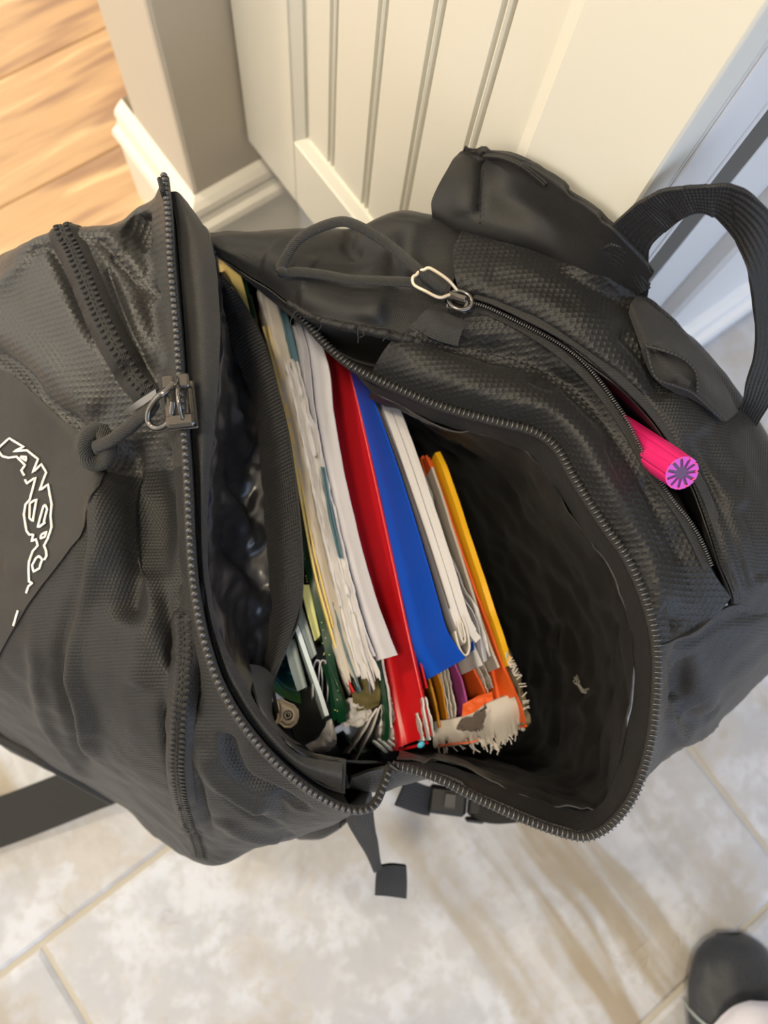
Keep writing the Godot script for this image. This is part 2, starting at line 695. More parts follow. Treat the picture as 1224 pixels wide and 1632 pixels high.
# ---------- the room
func build_room():
	var wall: StandardMaterial3D = mats.wall_paint
	var st := begin()
	# the end of a wall, with a rounded corner bead, between the laminate room and the tiled hall
	var stub := []
	for y in [0.0, 2.45]:
		var row := []
		for p in [[265, -586], [190, -586], [181, -584], [178, -578], [178, -473], [179, -470], [182, -468], [265, -468]]:
			row.append(Vector3(p[0] * 0.001, y, p[1] * 0.001))
		stub.append(row)
	st.set_smooth_group(-1)
	for k in 7:
		quad(st, stub[0][k], stub[0][k + 1], stub[1][k + 1], stub[1][k])
	for k in range(1, 7):
		tri(st, stub[1][0], stub[1][k], stub[1][k + 1])
	struct("wall_end", st, wall)
	st = begin()
	box(st, Vector3(0.265, 0, -0.586), Vector3(2.0, 2.45, -0.468))
	struct("wall_middle", st, wall)
	st = begin()
	box(st, Vector3(0.43, 0, -0.46), Vector3(2.0, 2.45, -0.075), 0.004)
	struct("wall_hall", st, mats.white_paint)
	st = begin()
	box(st, Vector3(2.0, 0, -3.2), Vector3(2.12, 2.45, 2.5))
	struct("wall_east", st, wall)
	st = begin()
	box(st, Vector3(-2.4, 0, -3.32), Vector3(2.12, 0.4, -3.2))
	box(st, Vector3(-2.4, 2.3, -3.32), Vector3(2.12, 2.45, -3.2))
	box(st, Vector3(0.9, 0.4, -3.32), Vector3(2.12, 2.3, -3.2))
	struct("wall_north", st, wall)
	# west wall with a wide window beside the laminate, south wall with an open patio doorway
	st = begin()
	box(st, Vector3(-2.4, 0, 0.3), Vector3(-2.28, 2.45, 2.5))
	box(st, Vector3(-2.4, 0, -3.2), Vector3(-2.28, 0.4, 0.3))
	box(st, Vector3(-2.4, 2.3, -3.2), Vector3(-2.28, 2.45, 0.3))
	struct("wall_west", st, wall)
	st = begin()
	box(st, Vector3(-2.28, 0, 2.38), Vector3(-1.2, 2.45, 2.5))
	box(st, Vector3(1.9, 0, 2.38), Vector3(2.0, 2.45, 2.5))
	box(st, Vector3(-1.2, 2.25, 2.38), Vector3(1.9, 2.45, 2.5))
	struct("wall_south", st, wall)
	st = begin()
	box(st, Vector3(-2.4, 2.45, -3.32), Vector3(2.12, 2.57, 2.5))
	struct("ceiling", st, mats.ceiling_paint)
	build_baseboards()
	build_added_lamps()

# moulded section: flat board, ogee and cap; [out from the wall, height] in mm
const MOULD = [[0, 0], [17, 0], [17, 96], [20, 99], [22, 104], [20, 110], [14, 113], [12, 119], [13, 125], [11, 131], [6, 136], [0, 140]]

func mould(st: SurfaceTool, pts: Array, outs: Array):
	var rings := []
	for k in pts.size():
		var r := []
		for m in MOULD:
			r.append(pts[k] + outs[k] * m[0] * 0.001 + Vector3.UP * m[1] * 0.001)
		rings.append(r)
	st.set_smooth_group(-1)
	for k in pts.size() - 1:
		for j in MOULD.size() - 1:
			quad(st, rings[k][j], rings[k + 1][j], rings[k + 1][j + 1], rings[k][j + 1])
	for e in [0, pts.size() - 1]:
		for j in range(1, MOULD.size() - 1):
			tri(st, rings[e][0], rings[e][j], rings[e][j + 1])

func build_baseboards():
	var st := begin()
	mould(st, [q(178, 0, -603), q(178, 0, -468), q(290, 0, -468)], [Vector3(-1, 0, 0), Vector3(-1, 0, 1), Vector3(0, 0, 1)])
	struct("baseboard_corner", st, mats.trim_paint)
	st = begin()
	mould(st, [q(178, 0, -603), q(196, 0, -603)], [Vector3(-1, 0, 0.0), Vector3(-1, 0, 0)])
	struct("baseboard_return", st, mats.trim_paint)
	st = begin()
	mould(st, [q(430, 0, -75), q(2000, 0, -75)], [Vector3(0, 0, 1), Vector3(0, 0, 1)])
	struct("baseboard_hall", st, mats.white_paint)

func build_added_lamps():  # unseen lamps, added for warm light on floors, cabinet door and bag inside
	var glow := plain("added_lamp_glow", Color(1, 0.95, 0.85), 0.6)
	glow.emission_enabled = true
	glow.emission = Color(1.0, 0.86, 0.66)
	glow.emission_energy_multiplier = 2.0
	added_ceiling_lamp(Vector3(-0.7, 2.45, -1.5), 6.0, "round white ceiling lamp added out of view to warm the laminate floor", glow)
	added_ceiling_lamp(Vector3(-0.45, 2.45, -0.1), 5.0, "round white ceiling lamp added out of view to light the tiled floor and the bag", glow)

func added_ceiling_lamp(at: Vector3, power: float, label: String, glow: Material):
	var t := thing("added_ceiling_lamp", at, label, "lamp", "added ceiling lamps")
	var st := begin()
	var rim := []
	for k in 24:
		rim.append(at + Vector3(0.16 * cos(TAU * k / 24), -0.015, 0.16 * sin(TAU * k / 24)))
	tube(st, rim, 0.014, 8, true)
	obj("rim", st, mats.trim_paint, t)
	st = begin()
	bead(st, at + Vector3(0, -0.015, 0), Vector3(0.155, 0, 0), Vector3(0, 0, 0.155), Vector3(0, 0.012, 0), 24, 8)
	obj("diffuser", st, glow, t)
	var l := AreaLight3D.new()
	l.name = "added_lamp_light"
	l.area_size = Vector2(0.28, 0.28)
	l.light_color = Color(1.0, 0.94, 0.82)
	l.light_energy = power
	l.area_range = 9.0
	l.shadow_enabled = true
	l.position = at + Vector3(0, -0.04, 0)
	l.rotation_degrees = Vector3(-90, 0, 0)
	add_child(l, true)

# ---------- floors
func build_floor():
	var st := begin()
	box(st, Vector3(-2.4, -0.12, -0.53), Vector3(2.12, -0.0035, 2.5))
	var f := struct("floor", st, mats.grout)
	var rng := RandomNumberGenerator.new()
	rng.seed = 4
	var kinds := []
	for k in 2:
		kinds.append(mats["tile_%d" % k])
	var row := -2
	for z0 in [-0.795, -0.38, 0.035, 0.45, 0.865, 1.28, 1.695, 2.11]:
		var shift := 0.0 if row % 2 == 0 else 0.315
		row += 1
		for i in range(-4, 4):
			var x0: float = -0.345 + i * 0.63 + shift
			var lo := Vector3(x0 + 0.0028, -0.1, maxf(z0, -0.53) + 0.0028)
			var hi := Vector3(x0 + 0.6272, 0.0, z0 + 0.4122)
			if hi.z < lo.z or lo.x > 2.0 or hi.x < -2.3:
				continue
			var s := begin()
			tile_top(s, lo, hi, rng.randi() % 4 if not (i == 0 and row == 1) else 0, x0, z0)
			var t := obj("tile", s, kinds[0] if (i == 0 and row == 1) else kinds[rng.randi() % 2], f)
			t.position += Vector3(0, rng.randf_range(-0.0004, 0.0004), 0)
	st = begin()
	box(st, Vector3(-2.4, -0.12, -3.32), Vector3(2.12, -0.012, -0.53))
	var lf := struct("floor_laminate", st, mats.dark_seal)
	var z := -0.517
	var n := 0
	while z > -3.15:
		var z1 := z - 0.158
		var a := -2.28 - rng.randf() * 0.6
		while a < 2.0:
			var b := minf(a + 1.28, 2.0)
			var s := begin()
			board(s, maxf(a, -2.28) + 0.0006, b - 0.0006, z1 + 0.0006, minf(z, -0.53) - 0.0006, 0.0, rng.randf())
			obj("plank", s, mats["laminate_%d" % (n % 3)], lf)
			n += 1
			a = b
		z = z1
	st = begin()
	box(st, Vector3(-2.28, 0.0, -0.55), Vector3(0.175, 0.007, -0.515), 0.003)
	struct("trim_threshold", st, mats.laminate_1)

# one tile with a pillowed edge; turn picks which way its print lies
func tile_top(st: SurfaceTool, lo: Vector3, hi: Vector3, turn: int, x0: float, z0: float):
	var uv := func(p: Vector3) -> Vector2:
		var u := (p.x - x0) / 0.64
		var v := (p.z - z0) / 0.416
		return Vector2(1.0 - u if turn & 1 else u, 1.0 - v if turn & 2 else v)
	var e := 0.004
	var d := 0.0025
	var a := Vector3(lo.x, 0, lo.z)
	var b := Vector3(hi.x, 0, lo.z)
	var c := Vector3(hi.x, 0, hi.z)
	var g := Vector3(lo.x, 0, hi.z)
	var ins := [a + Vector3(e, 0, e), b + Vector3(-e, 0, e), c + Vector3(-e, 0, -e), g + Vector3(e, 0, -e)]
	var out := []
	for p in [a, b, c, g]:
		out.append(p - Vector3(0, d, 0))
	st.set_smooth_group(-1)
	tri(st, ins[0], ins[1], ins[2], uv.call(ins[0]), uv.call(ins[1]), uv.call(ins[2]))
	tri(st, ins[0], ins[2], ins[3], uv.call(ins[0]), uv.call(ins[2]), uv.call(ins[3]))
	for k in 4:
		var j := (k + 1) % 4
		tri(st, out[k], out[j], ins[j], uv.call(out[k]), uv.call(out[j]), uv.call(ins[j]))
		tri(st, out[k], ins[j], ins[k], uv.call(out[k]), uv.call(ins[j]), uv.call(ins[k]))
		var lk: Vector3 = out[k] - Vector3(0, 0.006, 0)
		var lj: Vector3 = out[j] - Vector3(0, 0.006, 0)
		tri(st, lk, lj, out[j], uv.call(out[k]), uv.call(out[j]), uv.call(out[j]))
		tri(st, lk, out[j], out[k], uv.call(out[k]), uv.call(out[j]), uv.call(out[k]))

func board(st: SurfaceTool, x0: float, x1: float, z0: float, z1: float, y: float, off: float):
	var e := 0.0016
	var uv := func(p: Vector3) -> Vector2:
		return Vector2((p.x - x0) / 1.28 + off, (p.z - z0) / 0.16)
	var ins := [Vector3(x0 + e, y, z0 + e), Vector3(x1 - e, y, z0 + e), Vector3(x1 - e, y, z1 - e), Vector3(x0 + e, y, z1 - e)]
	var out := [Vector3(x0, y - 0.0014, z0), Vector3(x1, y - 0.0014, z0), Vector3(x1, y - 0.0014, z1), Vector3(x0, y - 0.0014, z1)]
	st.set_smooth_group(-1)
	tri(st, ins[0], ins[1], ins[2], uv.call(ins[0]), uv.call(ins[1]), uv.call(ins[2]))
	tri(st, ins[0], ins[2], ins[3], uv.call(ins[0]), uv.call(ins[2]), uv.call(ins[3]))
	for k in 4:
		var j := (k + 1) % 4
		var lk: Vector3 = out[k] - Vector3(0, 0.009, 0)
		var lj: Vector3 = out[j] - Vector3(0, 0.009, 0)
		for t in [[out[k], out[j], ins[j]], [out[k], ins[j], ins[k]], [lk, lj, out[j]], [lk, out[j], out[k]]]:
			tri(st, t[0], t[1], t[2], uv.call(t[0]), uv.call(t[1]), uv.call(t[2]))

# ---------- the cabinet: door with a beadboard panel, side, toe kick, dark reveal
func build_cabinet():
	var t := thing("cabinet", q(345, 0, -278), "tall cream cabinet with a beadboard door standing in the corner behind the backpack", "cabinet")
	var paint: StandardMaterial3D = mats.cabinet_paint
	var st := begin()
	box(st, q(266, 165, -466), q(430, 2200, -92), 0.0)
	obj("carcass", st, mats.white_paint, t)
	st = begin()
	box(st, q(290, 0, -466), q(430, 165, -100), 0.0)
	obj("toe_kick", st, mats.white_paint, t)
	# side filler strip with a fine bead, then the dark reveal
	st = begin()
	box(st, q(268, 0, -92), q(309, 2200, -90.8), 0.0006)
	obj("side_stile", st, mats.white_paint, t)
	st = begin()
	box(st, q(310, 0, -92), q(316, 2200, -90.4), 0.001)
	obj("side_bead", st, mats.white_paint, t)
	st = begin()
	box(st, q(316.5, 0, -95), q(349, 2200, -91), 0.0005)
	obj("dark_reveal", st, mats.dark_seal, t)
	st = begin()
	box(st, q(349.5, 0, -92), q(430, 2200, -90.6), 0.001)
	obj("side_panel", st, mats.white_paint, t)
	# door: stiles, rails, bevelled sticking and boards
	var d := Node3D.new()
	d.name = "door"
	t.add_child(d)
	var x0 := 244.0
	var x1 := 266.0
	for s in [[-465, -383], [-160, -92]]:
		st = begin()
		box(st, q(x0, 178, s[0]), q(x1, 2190, s[1]), 0.0012)
		obj("stile", st, paint, d)
	for r in [[178, 258], [2110, 2190]]:
		st = begin()
		box(st, q(x0, r[0], -383), q(x1, r[1], -160), 0.0012)
		obj("rail", st, paint, d)
	# sloped sticking round the panel
	var fr := [[258, -383], [258, -160], [2110, -160], [2110, -383]]
	var cx := [1, -1, -1, 1]
	var cy := [1, 1, -1, -1]
	st = begin()
	st.set_smooth_group(-1)
	for k in 4:
		var j := (k + 1) % 4
		var a := q(x0 + 0.5, fr[k][0] - 1.8 * cy[k], fr[k][1] - 1.8 * cx[k])
		var b := q(x0 + 0.5, fr[j][0] - 1.8 * cy[j], fr[j][1] - 1.8 * cx[j])
		var c := q(x0 + 6, fr[j][0] + 9 * cy[j], fr[j][1] + 9 * cx[j])
		var e := q(x0 + 6, fr[k][0] + 9 * cy[k], fr[k][1] + 9 * cx[k])
		var f := q(x0 + 12, fr[j][0] + 9.5 * cy[j], fr[j][1] + 9.5 * cx[j])
		var g := q(x0 + 12, fr[k][0] + 9.5 * cy[k], fr[k][1] + 9.5 * cx[k])
		quad(st, a, b, c, e)
		quad(st, e, c, f, g)
	obj("panel_moulding", st, paint, d)
	# boards with a quirk and bead at each joint
	var cuts := [-376, -338, -290.5, -245.5, -200.5, -166]
	for k in 5:
		st = begin()
		board_of_panel(st, cuts[k], cuts[k + 1], k < 4)
		obj("board", st, paint, d)
	st = begin()
	box(st, q(259, 200, -380), q(265, 2150, -163))
	obj("panel_back", st, mats.dark_seal, d)

func board_of_panel(st: SurfaceTool, z0: float, z1: float, beaded: bool):
	var prof := [[258.5, z0 + 0.9], [253.5, z0 + 0.9], [252.4, z0 + 2.0]]
	if beaded:
		prof += [[252.4, z1 - 7.6], [256.0, z1 - 6.8], [256.0, z1 - 5.8], [253.2, z1 - 4.6], [252.4, z1 - 3.2], [253.2, z1 - 1.8], [256.0, z1 - 0.9], [258.5, z1 - 0.9]]
	else:
		prof += [[252.4, z1 - 2.0], [253.5, z1 - 0.9], [258.5, z1 - 0.9]]
	st.set_smooth_group(-1)
	for k in prof.size() - 1:
		quad(st, q(prof[k][0], 258, prof[k][1]), q(prof[k + 1][0], 258, prof[k + 1][1]), q(prof[k + 1][0], 2112, prof[k + 1][1]), q(prof[k][0], 2112, prof[k][1]))
	quad(st, q(258.5, 258, z0 + 0.9), q(258.5, 258, z1 - 0.9), q(258.5, 2112, z1 - 0.9), q(258.5, 2112, z0 + 0.9))

# ---------- the backpack
var rim_front := []      # zip edge of the front half
var rim_back := []       # zip edge of the back half
var zip_pocket := []     # zip of the second compartment
var front_grid := {}

func build_backpack():
	bag = thing("backpack", q(75, 0, -60), "open black school backpack full of folders standing on the tiles against the cabinet", "backpack")
	rim_front = [q(87.3, 450.0, -266.0), q(76.2, 454.0, -243.6), q(61.4, 455.0, -217.6), q(46.4, 455.0, -189.7), q(33.3, 455.0, -165.9), q(19.2, 453.0, -140.8), q(5.3, 450.0, -116.8), q(-8.9, 446.0, -93.9), q(-20.6, 442.0, -73.3), q(-30.2, 437.0, -51.5), q(-36.5, 432.0, -29.1), q(-38.2, 426.0, -4.9), q(-35.7, 416.0, 19.6), q(-29.3, 406.0, 42.3), q(-20.7, 400.0, 57.7), q(-10.7, 395.0, 63.5), q(-0.8, 390.0, 59.5), q(7.5, 386.0, 54.4)]
	rim_back = [q(9.4, 386.0, 54.7), q(16.9, 386.0, 63.8), q(25.0, 386.0, 75.5), q(35.2, 389.0, 94.5), q(47.5, 392.0, 115.7), q(60.8, 396.0, 134.6), q(69.9, 400.0, 142.2), q(82.2, 408.0, 141.9), q(98.2, 418.0, 134.6), q(116.3, 428.0, 119.1), q(132.4, 435.0, 100.9), q(146.7, 440.0, 81.4), q(155.6, 443.0, 61.4), q(161.4, 445.0, 38.7), q(162.7, 445.0, 19.8), q(165.5, 445.0, -6.3), q(169.2, 444.0, -26.8), q(166.1, 442.0, -41.0), q(156.2, 439.0, -55.1), q(144.5, 435.0, -71.4), q(135.8, 430.0, -86.6), q(127.4, 427.0, -103.1), q(119.3, 423.0, -120.5), q(114.1, 420.0, -135.6), q(111.9, 416.0, -154.6), q(111.4, 413.0, -175.5), q(109.0, 411.0, -194.1), q(103.7, 410.0, -215.2), q(95.1, 410.0, -237.9)]
	zip_pocket = [q(177.5, 448.0, -119.7), q(183.9, 452.0, -108.4), q(191.0, 454.0, -92.8), q(198.3, 455.0, -76.9), q(203.3, 456.0, -61.4), q(205.2, 456.0, -46.1), q(204.4, 456.0, -29.9), q(202.9, 456.0, -16.1), q(199.9, 455.0, -1.0), q(198.2, 453.0, 14.1), q(197.5, 451.0, 28.6), q(198.6, 449.0, 41.2), q(198.3, 446.0, 54.1), q(195.9, 442.0, 68.6)]
	front_half()
	facing_and_pocket()
	far_gusset()
	back_half()
	second_compartment()
	back_panel()
	inside()
	main_zip()
	slider_and_pull()
	pocket_pull()
	handle()
	straps()
	lettering()

func part(called: String, st: SurfaceTool, mat: String, kind := "") -> MeshInstance3D:
	return obj(called, st, mats[mat], bag, kind)

# the front half folded outwards: bulging pockets that fall away from the zip to the floor
func front_half():
	var rows := [
		[q(84.6, 446.0, -263.2), q(84.8, 400.0, -288.8), q(78.3, 360.0, -315.1), q(68.4, 320.0, -342.7), q(48.9, 280.0, -374.7), q(21.9, 250.0, -403.6), q(-11.0, 230.0, -419.7), q(-63.2, 160.0, -459.3)],
		[q(87.4, 448.0, -266.9), q(78.7, 434.0, -269.2), q(71.4, 422.0, -278.6), q(57.4, 420.0, -277.8), q(41.9, 420.0, -284.0), q(23.8, 410.0, -300.1), q(-1.1, 390.0, -317.4), q(-52.8, 300.0, -378.8)],
		[q(75.9, 451.0, -244.1), q(66.8, 430.0, -255.0), q(59.5, 426.0, -262.9), q(45.8, 434.0, -257.2), q(30.1, 432.0, -265.4), q(12.9, 424.0, -280.1), q(-12.2, 410.0, -292.6), q(-72.1, 320.0, -349.8)],
		[q(61.0, 452.0, -218.0), q(52.2, 432.0, -229.1), q(41.5, 434.0, -234.8), q(26.9, 436.0, -239.0), q(9.1, 430.0, -251.9), q(-13.5, 414.0, -269.7), q(-51.4, 380.0, -298.2), q(-101.9, 280.0, -362.1)],
		[q(38.3, 452.0, -176.4), q(29.7, 434.0, -186.2), q(19.7, 434.0, -194.3), q(5.0, 432.0, -204.1), q(-15.7, 418.0, -221.6), q(-41.7, 398.0, -242.5), q(-81.6, 365.0, -268.7), q(-135.5, 260.0, -339.1)],
		[q(19.2, 450.0, -142.2), q(10.8, 422.0, -156.1), q(-0.2, 418.0, -164.6), q(-16.5, 410.0, -179.3), q(-38.6, 400.0, -194.5), q(-64.0, 388.0, -212.6), q(-103.7, 355.0, -240.2), q(-163.5, 250.0, -306.8)],
		[q(0.4, 446.0, -110.0), q(-10.3, 412.0, -124.9), q(-22.5, 416.0, -133.5), q(-37.5, 416.0, -139.9), q(-59.7, 396.0, -155.1), q(-87.8, 380.0, -170.7), q(-126.9, 345.0, -201.8), q(-188.8, 240.0, -265.8)],
		[q(-17.9, 440.0, -79.1), q(-30.4, 412.0, -89.2), q(-41.1, 416.0, -97.8), q(-58.7, 412.0, -105.6), q(-80.7, 394.0, -116.1), q(-110.2, 370.0, -130.1), q(-152.0, 330.0, -157.2), q(-223.3, 210.0, -215.2)],
		[q(-30.7, 434.0, -52.1), q(-43.7, 414.0, -57.4), q(-55.1, 414.0, -65.3), q(-75.4, 404.0, -75.3), q(-97.0, 382.0, -87.3), q(-127.1, 348.0, -102.8), q(-167.5, 300.0, -125.8), q(-237.4, 180.0, -169.6)],
		[q(-37.1, 429.0, -28.4), q(-50.4, 414.0, -30.0), q(-61.9, 410.0, -36.1), q(-83.4, 392.0, -47.7), q(-107.1, 366.0, -61.8), q(-140.5, 320.0, -78.8), q(-182.1, 250.0, -100.3), q(-235.8, 150.0, -131.4)],
		[q(-39.0, 423.0, -4.2), q(-54.1, 408.0, -2.5), q(-67.7, 398.0, -7.9), q(-89.3, 378.0, -21.1), q(-114.6, 346.0, -36.6), q(-148.1, 286.0, -53.3), q(-187.4, 210.0, -71.9), q(-229.5, 120.0, -96.2)],
		[q(-36.0, 413.0, 20.8), q(-53.1, 392.0, 24.8), q(-68.9, 378.0, 19.4), q(-91.7, 356.0, 5.9), q(-117.2, 316.0, -9.2), q(-148.8, 250.0, -24.8), q(-184.5, 170.0, -41.9), q(-211.7, 100.0, -58.0)],
		[q(-29.0, 403.0, 44.6), q(-47.6, 368.0, 50.8), q(-68.6, 346.0, 46.0), q(-96.8, 316.0, 35.4), q(-127.1, 266.0, 22.6), q(-158.1, 200.0, -1.4), q(-181.1, 140.0, -20.2), q(-195.7, 80.0, -31.2)],
		[q(-19.4, 396.0, 59.4), q(-35.4, 346.0, 65.3), q(-62.8, 304.0, 63.1), q(-91.8, 280.0, 55.8), q(-123.1, 250.0, 52.6), q(-154.9, 180.0, 30.8), q(-178.6, 110.0, 7.1), q(-179.0, 60.0, -3.8)],
		[q(-9.4, 330.0, 66.3), q(-24.4, 300.0, 69.9), q(-54.2, 250.0, 70.5), q(-85.6, 220.0, 59.7), q(-113.3, 190.0, 46.8), q(-137.4, 130.0, 24.4), q(-150.8, 80.0, 10.7), q(-153.6, 40.0, 2.8)],
		[q(-0.7, 180.0, 71.4), q(-14.5, 160.0, 66.4), q(-44.7, 140.0, 55.6), q(-71.9, 120.0, 37.8), q(-94.9, 100.0, 20.7), q(-114.2, 70.0, 3.3), q(-124.9, 40.0, -9.0), q(-123.3, 20.0, -16.7)],
	]
	var g := net(rows, 150, 230)
	var list := [
		# the covered zip band: a groove on each side, a crown between them
		[[q(23.0, 410.0, -301.6), q(16.0, 430.0, -264.0), q(10.1, 432.0, -230.9), q(9.8, 430.0, -202.0), q(12.5, 425.0, -178.3)], -7.0, 2.6],
		[[q(38.4, 420.0, -286.3), q(35.3, 434.0, -245.1), q(27.2, 434.0, -211.7), q(22.0, 430.0, -180.4)], -6.0, 2.4],
		[[q(30.0, 420.0, -288.0), q(24.1, 432.0, -250.4), q(17.8, 434.0, -217.9), q(14.9, 430.0, -189.5)], 3.5, 7.0],
		# folds beside it
		[[q(38.6, 426.0, -276.6), q(43.7, 434.0, -251.3), q(46.1, 434.0, -231.7), q(49.6, 436.0, -212.0)], -6.0, 2.8],
		[[q(44.6, 428.0, -271.1), q(50.3, 434.0, -248.8), q(52.8, 432.0, -233.2)], 2.6, 5.0],
		[[q(71.6, 430.0, -267.8), q(63.2, 428.0, -259.0), q(60.3, 430.0, -247.2)], -9.0, 4.0],
		[[q(35.4, 434.0, -228.1), q(33.3, 434.0, -203.2), q(28.8, 436.0, -179.3)], 2.5, 5.0],
		[[q(-45.1, 395.0, -267.7), q(-36.4, 400.0, -251.5), q(-30.8, 406.0, -229.9), q(-26.6, 404.0, -208.3), q(-19.8, 408.0, -182.5)], -6.0, 4.0],
		[[q(-34.9, 400.0, -274.6), q(-22.2, 410.0, -248.4), q(-15.8, 416.0, -216.2), q(-9.0, 414.0, -184.5)], 5.0, 9.0],
		# the deep hollow below the slider
		[[q(-10.3, 413.0, -170.3), q(-12.8, 414.0, -146.1), q(-23.8, 412.0, -121.1), q(-43.1, 413.0, -98.2), q(-61.0, 410.0, -83.9)], -12.0, 10.0],
		[[q(11.6, 422.0, -151.4), q(-3.0, 416.0, -125.9), q(-18.3, 414.0, -100.3), q(-30.7, 416.0, -76.9)], -8.0, 4.5],
		[[q(-23.5, 414.0, -162.0), q(-40.3, 414.0, -136.4), q(-54.2, 410.0, -118.7), q(-80.4, 390.0, -100.0), q(-100.4, 376.0, -82.6), q(-113.3, 360.0, -62.8), q(-135.4, 310.0, -44.6)], 8.0, 6.0],
		[[q(-45.7, 410.0, -141.3), q(-64.3, 400.0, -119.8), q(-93.9, 380.0, -102.5), q(-113.1, 360.0, -88.0), q(-130.5, 330.0, -65.2), q(-156.0, 270.0, -45.6)], -6.0, 5.0],
		[[q(-104.6, 370.0, -119.7), q(-125.1, 350.0, -101.3), q(-143.6, 310.0, -82.9), q(-153.6, 280.0, -64.4), q(-164.2, 240.0, -45.1)], 3.5, 6.0],
		[[q(-101.8, 370.0, -161.0), q(-81.9, 386.0, -143.5), q(-54.1, 404.0, -140.6)], 2.5, 8.0],
		[[q(-33.0, 416.0, -102.4), q(-52.3, 414.0, -77.2), q(-73.0, 400.0, -54.2)], 4.0, 9.0],
		# the second covered band, that runs down to the floor
		[[q(-18.5, 420.0, -91.1), q(-39.9, 415.0, -68.1), q(-62.4, 406.0, -42.5), q(-85.6, 385.0, -16.0), q(-111.5, 330.0, 10.0), q(-134.0, 265.0, 35.9)], -7.0, 2.8],
		[[q(-24.6, 423.0, -71.6), q(-41.5, 418.0, -46.0), q(-58.8, 406.0, -24.6), q(-79.5, 376.0, 1.5), q(-99.2, 330.0, 27.9), q(-111.3, 290.0, 48.6)], -7.0, 2.8],
		[[q(-23.4, 420.0, -78.9), q(-46.3, 415.0, -49.6), q(-66.0, 404.0, -26.0), q(-88.7, 370.0, -0.6), q(-116.1, 300.0, 30.7)], 3.0, 7.0],
		# creases under the near end of the zip
		[[q(-47.8, 416.0, -11.4), q(-53.9, 408.0, -0.5), q(-54.6, 398.0, 13.3), q(-46.7, 394.0, 28.1), q(-36.8, 384.0, 47.3)], -8.0, 4.0],
		[[q(-59.6, 402.0, -13.6), q(-66.7, 388.0, 1.7), q(-64.1, 380.0, 17.2), q(-56.4, 376.0, 34.7)], 5.0, 6.0],
		[[q(-67.3, 382.0, 5.9), q(-66.6, 368.0, 26.0), q(-59.3, 356.0, 42.7), q(-62.7, 310.0, 60.0)], -7.0, 4.0],
		[[q(-47.2, 390.0, 28.4), q(-50.6, 376.0, 39.1), q(-61.9, 325.0, 53.9)], -3.5, 4.0],
		[[q(-84.0, 350.0, 22.7), q(-79.0, 330.0, 43.2), q(-66.2, 315.0, 55.4)], 3.5, 8.0],
	]
	g = folds(g, list, 1.6, 22.0)
	front_grid = binned(g)
	# the upper part is honeycomb knit, the middle a smooth panel, the near part finer knit; each is its own piece of cloth
	var a := []
	var b := []
	for v in g.size():
		if v <= 84:
			a.append(g[v])
		if v >= 84:
			b.append(g[v])
	var st := begin()
	sheet(st, a, 1.4)
	part("front_pocket_cloth", st, "knit")
	st = begin()
	sheet(st, b, 1.4)
	part("front_pocket_cloth", st, "fine_knit")
	# smooth panel that carries the lettering: laid on the middle of the pocket
	var edge_a := [q(-58.4, 386.0, -272.9), q(-40.1, 400.0, -244.9), q(-33.4, 405.0, -219.6), q(-28.3, 405.0, -195.8), q(-21.2, 410.0, -179.1), q(-23.6, 413.0, -162.4)]
	var edge_b := [q(-165.4, 315.0, -136.3), q(-157.2, 320.0, -125.5), q(-121.1, 360.0, -128.3), q(-89.1, 386.0, -133.8), q(-54.2, 406.0, -139.3), q(-31.7, 415.0, -150.6)]
	var p := span([edge_a, [q(-102.6, 356.0, -229.5), q(-83.9, 382.0, -189.4), q(-65.7, 392.0, -173.4), q(-46.2, 403.0, -166.9), q(-33.0, 410.0, -165.9), q(-27.6, 415.0, -156.1)], edge_b], 60, 40)
	for v in p.size():
		for u in (p[v] as Array).size():
			p[v][u] = drape(front_grid, p[v][u], 1.2)
	st = begin()
	sheet(st, p, 0.9)
	part("printed_panel", st, "panel")
	# zip bands with their two rows of stitching
	for spec in [
		[[q(32.3, 416.0, -298.4), q(29.2, 422.0, -284.1), q(24.3, 432.0, -252.0), q(17.7, 434.0, -218.9), q(14.8, 430.0, -193.0), q(16.0, 428.0, -175.3)], 0.0165],
		[[q(-21.9, 420.0, -81.8), q(-42.6, 416.0, -54.5), q(-62.1, 406.0, -30.9), q(-84.6, 376.0, -6.3), q(-103.1, 334.0, 15.5), q(-124.4, 270.0, 41.9)], 0.0150]]:
		var line := draped(front_grid, spec[0], 70, 1.4)
		st = begin()
		var gb := []
		for j in 7:
			gb.append([])
		for k in line.size():
			var t: Vector3 = (line[mini(k + 1, line.size() - 1)] - line[maxi(k - 1, 0)]).normalized()
			var s := t.cross(Vector3.UP).normalized()
			for j in 7:
				var x := (j - 3) / 3.0
				var w := drape(front_grid, line[k] + s * x * spec[1] * 0.5, 0.0)
				w.y = lerpf(w.y, line[k].y, 0.5)
				gb[j].append(w + Vector3.UP * (0.0030 * (1.0 - pow(absf(x), 3.0)) - 0.0010))
		sheet(st, gb, 1.5)
		part("zip_band", st, "twill")
		# the covered coil shows as a double row of small bumps
		st = begin()
		for side in [2, 4]:
			var e := even(gb[side], int(length(gb[side]) / 0.0034))
			for k in e.size() - 1:
				var d: Vector3 = (e[k + 1] - e[k]).normalized()
				bead(st, e[k] + Vector3.UP * 0.0004, d * 0.0011, Vector3.UP.cross(d).normalized() * 0.0017, Vector3.UP * 0.0011, 7, 4)
		part("band_stitching", st, "tape", "stuff")
		st = begin()
		stitches(st, lifted(gb[3], 0.3), 0.003, 0.0003)
		part("band_seam", st, "dark_thread", "stuff")
	# piping along the bottom edge
	st = begin()
	tube(st, even([q(-218.3, 200.0, -127.4), q(-208.3, 200.0, -108.8), q(-193.8, 200.0, -80.1), q(-183.5, 180.0, -47.2), q(-176.5, 170.0, -27.8)], 40), 0.0045, 8)
	part("bottom_piping", st, "webbing")
